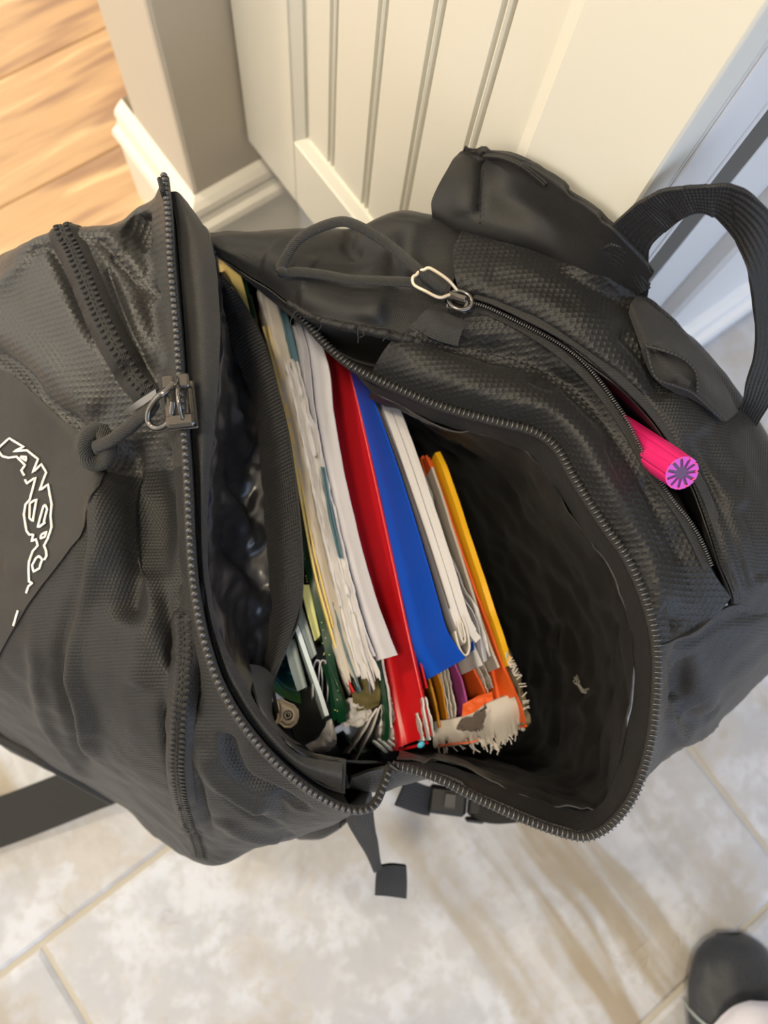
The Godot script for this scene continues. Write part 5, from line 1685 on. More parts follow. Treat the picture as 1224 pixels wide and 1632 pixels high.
func slanted(called: String, hi: Array, lo: Array, thick: float, drop: float, mat: String, label: String, category: String, group := "", crease := 0.0, seed := 0.0, ragged := 0.0) -> Node3D:
	var st := begin()
	slant(st, hi, lo, thick, drop, crease, seed, ragged)
	return tag(obj(called, st, mats[mat]), label, category, group)

func build_books():
	red_binder()
	blue_folder()
	near_folders()
	white_papers()
	green_binders()
	teal_binder()
	far_bits()

func red_binder():
	var top := [q(142.9, 340.0, -173.6), q(131.0, 342.0, -145.1), q(109.0, 344.0, -96.1), q(88.2, 344.0, -50.1), q(65.2, 342.0, 0.9), q(48.5, 340.0, 39.0), q(39.0, 336.0, 61.4)]
	var t := group_of("red_binder", "glossy red vinyl binder with a worn white corner, between white paper and blue folder", "binder", top, 265)
	var st := begin()
	slant(st, top, [q(137.6, 300.0, -197.7), q(123.2, 300.0, -171.9), q(97.0, 300.0, -121.0), q(73.4, 300.0, -71.5), q(53.6, 300.0, -22.3), q(40.1, 300.0, 9.0), q(27.4, 300.0, 34.6), q(16.5, 300.0, 57.8)], 2.2, 150)
	obj("cover", st, mats.red_vinyl, t)
	leaf_part("cover", t, "red_vinyl", [q(145.0, 338.0, -170.6), q(130.1, 340.0, -135.9), q(107.8, 342.0, -87.3), q(83.5, 342.0, -34.2), q(62.4, 340.0, 12.8), q(52.2, 338.0, 37.1)], 1.0, 1.4, 200, 0.0, 0.4, 2.0)
	st = begin()
	leaf(st, [q(47.0, 343.0, 39.7), q(42.4, 343.0, 49.0), q(38.7, 342.0, 57.1), q(36.5, 338.0, 62.9)], 1.1, 0.2, 26, 1.6, 0.8, 4.0, 14, 5)
	leaf(st, [q(48.5, 341.0, 40.8), q(44.3, 342.0, 50.4), q(41.4, 342.0, 57.3), q(38.9, 338.0, 62.9)], 1.0, 0.8, 30, 2.0, 1.0, 6.0, 14, 5)
	leaf(st, [q(40.7, 337.0, 46.1), q(37.6, 339.0, 53.7), q(34.2, 336.0, 61.4)], 0.9, -0.6, 20, 1.6, 0.8, 8.0, 14, 5)
	obj("worn_corner", st, mats.paper, t)
	st = begin()
	bead(st, q(31.4, 332.0, 62.8), q(2.6, 0, -0.6), q(0.8, 0, 1.9), q(0, 1.6, 0), 9, 5)
	obj("sticker", st, mats.cyan_sticker, t)
	# the spine at the near end and the edge welt
	leaf_part("spine", t, "red_vinyl", [q(16.4, 302.0, 59.0), q(22.2, 312.0, 61.5), q(29.0, 322.0, 63.7), q(35.7, 330.0, 65.3)], 1.6, 0.0, 130)
	st = begin()
	tube(st, even(lifted(top, 0.3), 60), 0.0013, 6)
	obj("edge_welt", st, mats.red_vinyl, t)

func blue_folder():
	var cover := [q(133.5, 365.0, -156.4), q(130.8, 368.0, -142.1), q(128.6, 370.0, -127.3), q(118.2, 372.0, -93.7), q(105.8, 374.0, -58.3), q(92.2, 374.0, -21.5), q(80.3, 372.0, 10.4), q(76.7, 370.0, 25.4), q(78.0, 368.0, 35.1)]
	var t := group_of("blue_folder", "bright blue folder with a thick pad of white pages standing beside the red binder", "folder", cover, 250)
	var st := begin()
	slant(st, cover, [q(142.3, 326.0, -179.4), q(135.8, 328.0, -160.1), q(120.8, 328.0, -126.2), q(100.7, 328.0, -81.5), q(80.8, 328.0, -39.0), q(64.3, 326.0, -1.5), q(55.3, 326.0, 21.2), q(55.7, 324.0, 34.4)], 1.0, 120)
	obj("cover", st, mats.blue_vinyl, t)
	# pages, bent round at the near end
	st = begin()
	for k in 3:
		var pts := [q(132.5, 364.0, -144.1), q(130.5, 366.0, -128.0), q(119.9, 367.0, -92.6), q(106.6, 369.0, -54.5), q(93.4, 369.0, -17.0), q(83.3, 368.0, 11.2), q(81.0, 366.0, 24.6), q(81.5, 364.0, 33.0)]
		leaf(st, pts.slice(0, 7 if k != 1 else 8), 4.6 if k < 2 else 2.4, 3.6 + 5.0 * k - (2.2 if k == 2 else 0.0), 130, 0.4, 0.25, 11.0 + k, 50, 6)
	obj("page_block", st, mats.paper, t)
	st = begin()
	var bend := [q(82.7, 369.0, 19.0), q(79.4, 368.0, 27.2), q(79.1, 366.0, 33.1), q(81.7, 365.0, 34.9), q(85.8, 366.0, 31.7), q(89.8, 368.0, 23.6), q(92.8, 369.0, 14.6)]
	leaf(st, bend, 1.2, 0.0, 120, 0.3, 0.0, 21.0, 30, 6)
	leaf(st, [q(87.2, 369.0, 15.0), q(83.7, 369.0, 23.2), q(83.0, 368.0, 28.0), q(86.0, 368.0, 26.6), q(90.1, 369.0, 18.0)], 1.0, 0.0, 110, 0.3, 0.0, 22.0, 24, 6)
	obj("folded_pages", st, mats.paper_warm, t)
	# thin back cover
	leaf_part("back_cover", t, "blue_vinyl", [q(131.8, 364.0, -97.6), q(116.0, 366.0, -53.6), q(104.2, 366.0, -19.2), q(94.9, 364.0, 10.9), q(90.4, 362.0, 26.6), q(86.2, 360.0, 34.3)], 0.7, 1.0, 130)
	var seam := even([q(129.3, 368.0, -122.7), q(108.9, 370.0, -52.7), q(88.4, 369.0, 6.8)], 20)
	st = begin()
	tube(st, lifted(seam, 0.4), 0.0005, 5)
	obj("spine_line", st, mats.pencil_grey, t)
	# crumpled sheets behind the blue folder
	for k in 3:
		single("paper_sheet", [(q(137.76, 354.00, -109.22) + q(-0.72, 0.00, 5.72) * k), (q(123.33, 356.00, -71.53) + q(2.28, 0.00, 1.59) * k), (q(111.23, 358.00, -35.13) + q(2.23, 0.00, 1.58) * k), (q(102.39, 358.00, -3.23) + q(2.19, 0.00, 1.58) * k), (q(98.23, 358.00, 17.17) + q(3.26, 0.00, -0.43) * k), (q(89.62, 356.00, 33.80) + q(3.08, 0.00, 2.25) * k), (q(85.57, 352.00, 45.28) + q(4.62, 0.00, -0.29) * k)], 0.5, 120, ["paper", "paper_grey", "paper"][k], ["creased white sheet against the back of the blue folder", "creased greyish sheet in the middle of the three sheets behind the blue folder", "creased white sheet with a bent corner, facing the orange folder"][k], "paper", "loose sheets behind the blue folder", 1.5, 4.0, 31.0 + k)

func near_folders():
	# tall orange folder with a yellow outer cover and a torn white near end
	var top := [q(144.4, 336.0, -101.0), q(135.1, 338.0, -69.7), q(121.2, 340.0, -27.7), q(107.1, 340.0, 14.2), q(98.1, 338.0, 48.2), q(93.9, 334.0, 71.6), q(91.2, 330.0, 85.6)]
	var t := group_of("orange_folder", "orange cardboard folder with a torn white near end, beside the yellow notebook", "folder", top, 260)
	var st := begin()
	slant(st, [q(143.3, 338.0, -81.8), q(134.1, 340.0, -51.1), q(119.6, 341.0, -8.6), q(107.1, 340.0, 31.0), q(99.1, 338.0, 58.4), q(96.2, 334.0, 75.1)], [q(143.7, 304.0, -84.8), q(133.1, 300.0, -56.6), q(119.5, 300.0, -17.1), q(105.2, 300.0, 25.6), q(96.7, 300.0, 50.4), q(84.5, 304.0, 72.7)], 1.2, 225, 0.5, 1.0)
	obj("cover", st, mats.orange_card, t)
	leaf_part("cover", t, "orange_card", [q(144.2, 334.0, -80.7), q(134.6, 336.0, -52.0), q(119.7, 338.0, -9.2), q(107.1, 337.0, 30.8), q(100.0, 334.0, 58.9), q(94.2, 330.0, 83.1), q(90.4, 326.0, 94.6)], 0.9, 1.2, 250, 0.6, 0.8, 2.0)
	st = begin()
	# torn flap lies over the near end: a thick layer of board with a ragged lip
	var lip_far := [q(48.5, 308.0, 59.7), q(58.0, 314.0, 64.5), q(69.0, 319.0, 68.6), q(80.1, 324.0, 69.1), q(90.0, 327.0, 71.6), q(97.7, 328.0, 74.4)]
	var lip_mid := [q(43.3, 306.0, 65.7), q(53.7, 312.0, 72.0), q(65.4, 318.0, 77.5), q(77.3, 322.0, 80.4), q(88.3, 324.0, 82.7), q(96.5, 324.0, 84.1)]
	var lip_near := [q(39.7, 298.0, 72.4), q(50.5, 302.0, 79.1), q(61.2, 306.0, 86.8), q(70.9, 308.0, 93.8), q(82.2, 310.0, 97.3), q(92.9, 312.0, 96.3)]
	var g := span([lip_far, lip_mid, lip_near], 60, 16)
	for u in 60:
		for v in range(10, 16):
			g[v][u] += Vector3(noise.get_noise_1d(u * 0.9), 0.3 * noise.get_noise_1d(u * 0.7 + 9.0), noise.get_noise_1d(u * 0.8 + 30.0)) * 0.006 * (v - 9) / 6.0
	sheet(st, g, 2.4)
	obj("torn_flap", st, mats.paper_warm, t)
	st = begin()
	var rng := RandomNumberGenerator.new()
	rng.seed = 5
	for k in 46:
		var u := rng.randi_range(2, 57)
		var p: Vector3 = g[15][u]
		var d := Vector3(rng.randf_range(-0.6, 0.3), rng.randf_range(-0.5, 0.3), rng.randf_range(0.2, 1.0)).normalized()
		tube(st, along([p, p + d * 0.002, p + d * 0.004 + Vector3(rng.randf_range(-1, 1), 0, 0) * 0.001], 5), 0.0004, 4)
	obj("torn_fibres", st, mats.paper, t, "stuff")
	# dark picture remains on the torn board
	st = begin()
	var smudge := [[q(60.0, 324.0, 67.5), q(68.0, 327.0, 68.6), q(77.7, 330.0, 68.1)], [q(56.8, 322.0, 69.0), q(65.7, 326.0, 74.4), q(74.7, 329.0, 73.5)], [q(55.2, 321.0, 70.7), q(62.4, 324.0, 76.7), q(68.6, 326.0, 78.4)]]
	var sg := span(smudge, 24, 10)
	for u in 24:
		sg[9][u] += Vector3(0.001, 0, 0.0045 * noise.get_noise_1d(u * 1.1))
		sg[0][u] += Vector3(0.001, 0, 0.004 * noise.get_noise_1d(u * 1.3 + 5.0))
	sheet(st, folds(sg, [], 1.2, 160.0, 3.0), 0.5)
	obj("scuffed_patch", st, mats.pencil_grey, t)
	st = begin()
	leaf(st, [q(42.1, 304.0, 74.6), q(52.5, 308.0, 80.1), q(59.9, 310.0, 84.5), q(64.5, 312.0, 85.9)], 0.8, 0.0, 16, 2.4, 1.0, 16.0, 16, 4)
	obj("torn_edge", st, mats.orange_card, t)
	# yellow notebook on its far side
	var y := [q(146.6, 346.0, -78.5), q(142.7, 348.0, -65.9), q(135.4, 350.0, -45.0), q(124.1, 350.0, -13.4), q(112.4, 350.0, 19.4), q(104.8, 348.0, 42.4), q(101.0, 344.0, 56.3)]
	var n := group_of("yellow_notebook", "yellow notebook with a frayed grey end, next to the empty half of the bag", "notebook", y, 270)
	leaf_part("cover", n, "yellow_card", y, 3.6, 0.6, 270, 0.0, 0.5, 3.0)
	leaf_part("pages", n, "paper_warm", [q(141.4, 342.0, -72.1), q(132.0, 344.0, -46.7), q(117.9, 345.0, -9.0), q(104.2, 344.0, 29.4), q(97.6, 340.0, 54.5)], 1.6, -1.2, 250, 0.5, 0.4, 5.0)
	st = begin()
	leaf(st, [q(104.6, 344.0, 46.7), q(101.7, 342.0, 58.6), q(99.3, 338.0, 70.8), q(95.1, 332.0, 83.7), q(90.7, 326.0, 93.0)], 3.0, 1.6, 40, 3.0, 2.0, 8.0, 24, 5)
	obj("frayed_end", st, mats.grey_fuzz, n)
	st = begin()
	for k in 30:
		var p := curve_at([q(103.8, 346.0, 48.1), q(101.6, 344.0, 60.5), q(99.8, 340.0, 73.1), q(92.4, 328.0, 91.3)], rng.randf_range(0, 3))
		var d := Vector3(rng.randf_range(0.2, 1.0), rng.randf_range(-0.2, 0.6), rng.randf_range(-0.6, 0.8)).normalized()
		tube(st, along([p, p + d * 0.0025, p + d * 0.0045 + Vector3(0, -0.001, 0)], 5), 0.0004, 4)
	obj("frayed_fibres", st, mats.paper_warm, n, "stuff")
	# shorter folders that show below the blue one
	single("mustard_folder", [q(75.0, 316.0, -2.3), q(64.6, 318.0, 22.7), q(56.5, 316.0, 46.0), q(48.4, 312.0, 64.2)], 1.4, 235, "mustard_card", "short mustard yellow card folder between the red binder and the purple folder", "folder", "", 0.6, 0.5, 41.0)
	single("mustard_folder", [q(81.1, 314.0, 4.5), q(70.8, 316.0, 27.1), q(63.7, 314.0, 46.4), q(54.9, 310.0, 64.3)], 1.0, 230, "mustard_card", "short mustard yellow card folder touching the tan pages", "folder", "", 1.2, 0.5, 42.0)
	for k in 3:
		single("paper_sheet", [(q(82.66, 314.00, 10.65) + q(2.02, 0.00, 1.47) * k), (q(71.68, 316.00, 32.72) + q(1.98, 0.00, 1.45) * k), (q(63.24, 314.00, 50.99) + q(1.97, 0.00, 1.45) * k), (q(56.18, 310.00, 65.31) + q(1.64, 0.00, 1.22) * k)], 0.8, 220, "paper_warm", ["tan worn sheet with torn edge touching the mustard folder", "tan worn sheet in the middle of the three between mustard and purple folders", "tan worn sheet with torn edge touching the purple folder"][k], "paper", "tan sheets between mustard and purple", 2.6, 1.5, 45.0 + k)
	single("purple_folder", [q(91.1, 318.0, 12.2), q(80.7, 320.0, 34.6), q(76.0, 318.0, 50.6), q(71.1, 316.0, 61.6), q(64.1, 312.0, 69.2)], 1.2, 235, "purple_card", "purple card folder between tan sheets and a torn orange folder", "folder", "", 0.4, 0.5, 51.0)
	var o2 := [q(99.7, 318.0, 13.3), q(90.1, 322.0, 36.6), q(85.3, 322.0, 54.6), q(82.9, 318.0, 68.3), q(84.6, 316.0, 73.5)]
	var ot := group_of("torn_folder", "short orange card folder with ragged white torn edges beside the purple folder", "folder", o2, 240)
	leaf_part("cover", ot, "orange_card", o2, 1.4, 0.0, 240, 1.2, 1.0, 55.0)
	st = begin()
	leaf(st, [q(91.2, 324.0, 42.5), q(87.9, 324.0, 54.6), q(86.0, 322.0, 62.9), q(83.9, 319.0, 72.0)], 0.7, 0.4, 60, 3.0, 1.5, 57.0, 20, 5)
	leaf(st, [q(93.2, 324.0, 43.9), q(90.6, 325.0, 54.7), q(88.3, 323.0, 63.6)], 0.6, 1.6, 60, 2.0, 1.5, 59.0, 20, 5)
	obj("torn_edge", st, mats.paper_warm, ot)
	st = begin()
	sheet(st, folds(span([[q(69.0, 318.0, 61.0), q(77.3, 322.0, 62.2), q(87.8, 324.0, 65.2)], [q(63.9, 316.0, 66.9), q(72.0, 319.0, 69.9), q(85.9, 322.0, 69.6)]], 20, 8), [], 1.4, 140.0, 8.0), 1.0)
	obj("torn_corner", st, mats.orange_card, ot)

func white_papers():
	# flat sheets that stand proud beside the red binder
	slanted("paper_sheet", [q(128.4, 358.0, -193.7), q(122.6, 362.0, -164.4), q(108.3, 363.0, -139.6), q(85.9, 364.0, -94.9), q(65.8, 364.0, -47.0), q(55.2, 362.0, -15.8), q(48.6, 360.0, 10.4)], [q(128.6, 346.0, -207.2), q(119.2, 348.0, -182.2), q(102.3, 348.0, -151.0), q(83.1, 348.0, -112.6), q(64.8, 348.0, -70.6), q(49.4, 346.0, -29.1), q(37.9, 344.0, 6.4)], 0.6, 40, "paper_grey", "smooth pale grey sheet standing proud against the red binder", "paper", "", 0.5, 60.0)
	slanted("paper_sheet", [q(124.8, 354.0, -198.6), q(117.1, 356.0, -179.0), q(97.9, 357.0, -144.5), q(77.9, 358.0, -102.6), q(59.1, 358.0, -57.8), q(45.1, 356.0, -21.5), q(38.4, 352.0, 3.4)], [q(126.3, 342.0, -208.6), q(114.3, 344.0, -182.4), q(96.7, 344.0, -151.5), q(75.7, 344.0, -109.1), q(55.9, 344.0, -63.3), q(41.5, 342.0, -25.8), q(33.6, 340.0, 1.1)], 0.6, 40, "paper_grey", "pale grey sheet just behind the proud one beside the red binder", "paper", "", 0.6, 61.0)
	slanted("paper_sheet", [q(122.5, 349.0, -201.2), q(112.9, 352.0, -178.8), q(93.7, 353.0, -144.2), q(73.6, 354.0, -102.0), q(54.9, 354.0, -57.0), q(43.1, 352.0, -23.5), q(33.8, 348.0, 6.3)], [q(122.1, 340.0, -207.1), q(110.1, 342.0, -180.9), q(92.6, 342.0, -150.0), q(71.7, 342.0, -107.5), q(51.9, 342.0, -61.7), q(38.7, 340.0, -25.7), q(28.6, 338.0, 3.0)], 0.6, 40, "paper_grey", "pale grey sheet with creased near end between the handouts and the proud sheet", "paper", "", 0.8, 62.0, 6.0)
	# worn bundle of handouts
	slanted("handout", [q(124.6, 346.0, -229.4), q(112.3, 350.0, -196.5), q(97.8, 352.0, -162.6), q(81.6, 353.0, -126.9), q(62.8, 353.0, -85.3), q(45.5, 352.0, -45.1), q(30.5, 350.0, -9.8), q(22.9, 346.0, 10.1)], [q(119.6, 330.0, -243.7), q(105.5, 332.0, -212.0), q(90.0, 334.0, -177.2), q(73.3, 336.0, -139.7), q(54.1, 336.0, -96.4), q(35.8, 335.0, -55.1), q(20.9, 334.0, -17.9), q(15.1, 332.0, 2.3)], 1.6, 90, "paper_warm", "broad creased warm white handout beside the yellow folder", "paper", "worn bundle of handouts", 2.0, 63.0, 12.0)
	slanted("handout", [q(103.8, 353.0, -181.2), q(93.3, 356.0, -153.3), q(78.1, 357.0, -117.7), q(62.5, 357.0, -79.6), q(46.0, 356.0, -39.4), q(33.8, 354.0, -7.0), q(28.8, 350.0, 11.7)], [q(102.2, 344.0, -185.2), q(90.8, 346.0, -157.2), q(74.7, 347.0, -121.4), q(57.1, 347.0, -81.3), q(42.0, 346.0, -43.9), q(29.0, 344.0, -11.2), q(22.4, 340.0, 8.7)], 1.2, 80, "paper", "narrow white handout with a square far corner in the worn bundle", "paper", "worn bundle of handouts", 1.6, 64.0, 10.0)
	slanted("handout", [q(107.6, 354.0, -178.1), q(97.0, 357.0, -150.2), q(82.4, 358.0, -114.3), q(66.7, 358.0, -76.3), q(50.2, 357.0, -36.3), q(38.1, 354.0, -4.0), q(34.9, 350.0, 13.5)], [q(105.8, 346.0, -181.6), q(94.4, 348.0, -153.8), q(78.9, 349.0, -117.7), q(61.3, 349.0, -77.8), q(46.8, 348.0, -40.1), q(33.8, 346.0, -7.6), q(27.4, 342.0, 13.3)], 1.2, 80, "paper", "crumpled white handout with a torn near end, next to the grey sheets", "paper", "worn bundle of handouts", 2.4, 65.0, 14.0)
	slanted("dividing_sheet", [q(127.3, 350.0, -222.6), q(117.0, 354.0, -197.4), q(108.6, 353.0, -177.4)], [q(124.8, 342.0, -228.6), q(114.5, 346.0, -202.9), q(105.9, 346.0, -183.2)], 0.8, 90, "teal_paper", "blue-grey sheet corner poking up at the far end of the handouts", "paper", "", 0.3, 71.0)
	slanted("dividing_sheet", [q(80.0, 360.0, -108.3), q(71.7, 361.0, -91.3), q(61.7, 361.0, -69.5), q(56.1, 359.0, -55.0)], [q(78.1, 352.0, -109.6), q(69.9, 353.0, -92.6), q(60.4, 353.0, -72.5), q(54.6, 351.0, -57.8)], 0.6, 80, "teal_paper", "thin blue-grey sheet edge halfway along the bundle of handouts", "paper", "", 0.3, 72.0)
	single("dividing_sheet", [q(36.9, 346.0, -38.1), q(27.0, 348.0, -12.5), q(21.7, 347.0, 6.5), q(19.5, 344.0, 14.9)], 0.8, 110, "teal_paper", "blue-grey sheet with white edge at the near end beside the red strip", "paper", "", 0.0, 0.6, 73.0)
	single("cream_card", [q(23.7, 330.0, -25.7), q(18.1, 332.0, -5.9), q(15.0, 332.0, 7.8), q(14.9, 330.0, 13.3)], 1.0, 140, "paper_warm", "cream card corner under the red strip at the near end", "card", "", 0.0, 0.4, 74.0)
	single("red_strip", [q(26.5, 338.0, -32.5), q(21.5, 340.0, -12.3), q(17.7, 340.0, 3.4), q(15.7, 338.0, 12.9)], 1.3, 140, "red_vinyl", "thin dull red card strip between yellow paper and blue-grey sheet", "card", "", 0.0, 0.4, 75.0)
	single("yellow_folder", [q(105.9, 344.0, -215.4), q(92.6, 346.0, -179.8), q(75.1, 348.0, -138.6), q(51.4, 350.0, -89.4), q(36.8, 350.0, -56.5), q(26.2, 348.0, -26.9), q(22.0, 344.0, -14.5)], 1.3, 130, "yellow_paper", "pale yellow folder edge between the dark green binder and the handouts", "folder", "", 0.8, 0.3, 76.0)
	single("yellow_folder", [q(109.1, 342.0, -214.5), q(93.2, 344.0, -175.1), q(71.5, 346.0, -126.6), q(50.3, 348.0, -81.0), q(37.9, 348.0, -51.3), q(28.1, 346.0, -25.7)], 0.9, 130, "yellow_paper", "pale yellow folder edge with torn top touching the handouts", "folder", "", 2.4, 0.3, 77.0)

func green_binders():
	var top := [q(82.8, 336.0, -181.0), q(66.6, 338.0, -138.3), q(48.1, 340.0, -94.5), q(33.7, 342.0, -60.2), q(23.7, 342.0, -34.0), q(12.9, 340.0, -9.4), q(3.7, 336.0, 11.5), q(-1.3, 330.0, 22.6)]
	var t := group_of("green_binder", "dark green vinyl binder with pale scuffs beside the pale yellow folder", "binder", top, 265)
	leaf_part("cover", t, "green_vinyl", top, 5.0, 0.0, 265, 0.0, 0.8, 81.0)
	var st := begin()
	sheet(st, folds(span([[q(9.9, 334.0, -11.8), q(5.0, 332.0, 3.2), q(-3.9, 326.0, 19.9)], [q(14.1, 340.0, -8.5), q(9.8, 338.0, 6.8), q(3.8, 332.0, 20.8)], [q(15.1, 336.0, -3.2), q(11.3, 334.0, 10.2), q(7.3, 330.0, 21.2)]], 20, 12), [], 0.8, 60.0), 1.6)
	obj("bent_corner", st, mats.green_vinyl, t)
	st = begin()
	var rng := RandomNumberGenerator.new()
	rng.seed = 8
	for k in 22:
		var p := curve_at(top, rng.randf_range(2.5, 6.6))
		bead(st, p + Vector3(rng.randf_range(-0.0015, 0.0035), 0.0001, 0), q(0.4, 0, 0), q(0, 0, 0.6), q(0, 0.25, 0), 5, 3)
	obj("scuff", st, mats.cream_tab, t, "stuff")
	# second green binder whose near corner is torn open
	var t2p := [q(53.8, 336.0, -37.1), q(43.3, 338.0, -10.7), q(38.5, 340.0, 4.8), q(30.7, 338.0, 22.2), q(21.9, 332.0, 38.8), q(15.0, 326.0, 47.8)]
	var b := group_of("torn_binder", "dark green binder with torn white board at its near corner beside the red binder", "binder", t2p, 255)
	leaf_part("cover", b, "green_vinyl", t2p, 2.4, 0.0, 255, 0.0, 0.6, 83.0)
	leaf_part("board_core", b, "paper", [q(47.9, 334.0, -12.6), q(40.7, 336.0, 6.2), q(32.8, 334.0, 23.7), q(21.8, 328.0, 43.5)], 1.4, 1.2, 200, 1.8, 0.8, 84.0)
	st = begin()
	leaf(st, [q(-7.1, 294.0, 43.6), q(2.6, 310.0, 39.9), q(14.9, 320.0, 34.2), q(23.0, 324.0, 30.6)], 1.2, 0.0, 50, 1.2, 0.8, 85.0, 20, 6)
	leaf(st, [q(-6.4, 290.0, 51.4), q(4.5, 306.0, 44.5), q(15.1, 318.0, 38.2), q(24.7, 324.0, 30.9), q(26.5, 324.0, 31.8), q(21.3, 318.0, 39.0), q(12.1, 304.0, 49.4)], 1.0, 0.0, 44, 0.6, 0.5, 86.0, 30, 6)
	obj("torn_corner", st, mats.paper, b)
	leaf_part("near_edge", b, "green_vinyl", [q(-3.3, 286.0, 30.3), q(-3.1, 290.0, 41.1), q(-1.5, 290.0, 50.2), q(5.2, 294.0, 51.8)], 1.6, 0.0, 120)
	# crumpled torn paper bits
	var rows := [[q(4.0, 316.0, 15.9), q(12.5, 322.0, 14.5), q(15.3, 324.0, 21.2), q(20.2, 322.0, 26.7)], [q(0.8, 312.0, 21.2), q(8.1, 318.0, 23.6), q(11.8, 318.0, 29.2), q(18.3, 318.0, 31.1)], [q(-1.8, 306.0, 27.3), q(3.7, 310.0, 30.2), q(8.2, 312.0, 33.4), q(13.8, 314.0, 33.7)]]
	st = begin()
	sheet(st, folds(span(rows, 40, 24), [], 6.0, 120.0, 5.0), 0.7)
	tag(obj("torn_paper", st, mats.paper), "crumpled torn white paper wedged between the two dark green binders", "paper")
	st = begin()
	sheet(st, folds(span([[q(18.1, 330.0, 6.3), q(26.7, 334.0, 9.9), q(35.1, 334.0, 14.2)], [q(14.3, 326.0, 15.7), q(21.9, 330.0, 19.4), q(28.8, 330.0, 24.5)], [q(10.1, 318.0, 22.2), q(16.9, 322.0, 27.2), q(24.9, 324.0, 29.3)]], 30, 16), [], 1.6, 70.0, 15.0), 1.2)
	tag(obj("olive_card", st, mats.olive_card), "olive brown card scrap under the handouts beside the torn green binder", "card")
	st = begin()
	sheet(st, folds(span([[q(33.4, 330.0, 22.2), q(33.5, 328.0, 28.9), q(29.2, 320.0, 40.1)], [q(24.9, 324.0, 32.0), q(23.8, 318.0, 40.9), q(24.2, 310.0, 51.2)], [q(15.6, 310.0, 43.8), q(15.3, 306.0, 51.6), q(19.3, 302.0, 57.8)]], 30, 24), [], 5.0, 130.0, 25.0), 0.7)
	tag(obj("torn_paper", st, mats.paper), "crumpled white paper frayed against the red binder's near end", "paper")
	# wire loops of a notebook
	var w := thing("wire_binding", q(16.5, 306.0, 55.4), "bent white wire loops of a notebook under the frayed paper by the red binder", "wire")
	for k in 4:
		st = begin()
		var c := (q(11.37, 306.00, 51.50) + q(3.27, 0.00, 1.00) * k)
		var ring := []
		for j in 14:
			var a := TAU * j / 14.0
			ring.append(c + Vector3(cos(a) * 0.0016, 0.0055 * sin(a), 0.0058 * cos(a + 0.4)))
		tube(st, ring, 0.0007, 6, true)
		obj("loop", st, mats.white_plastic, w)

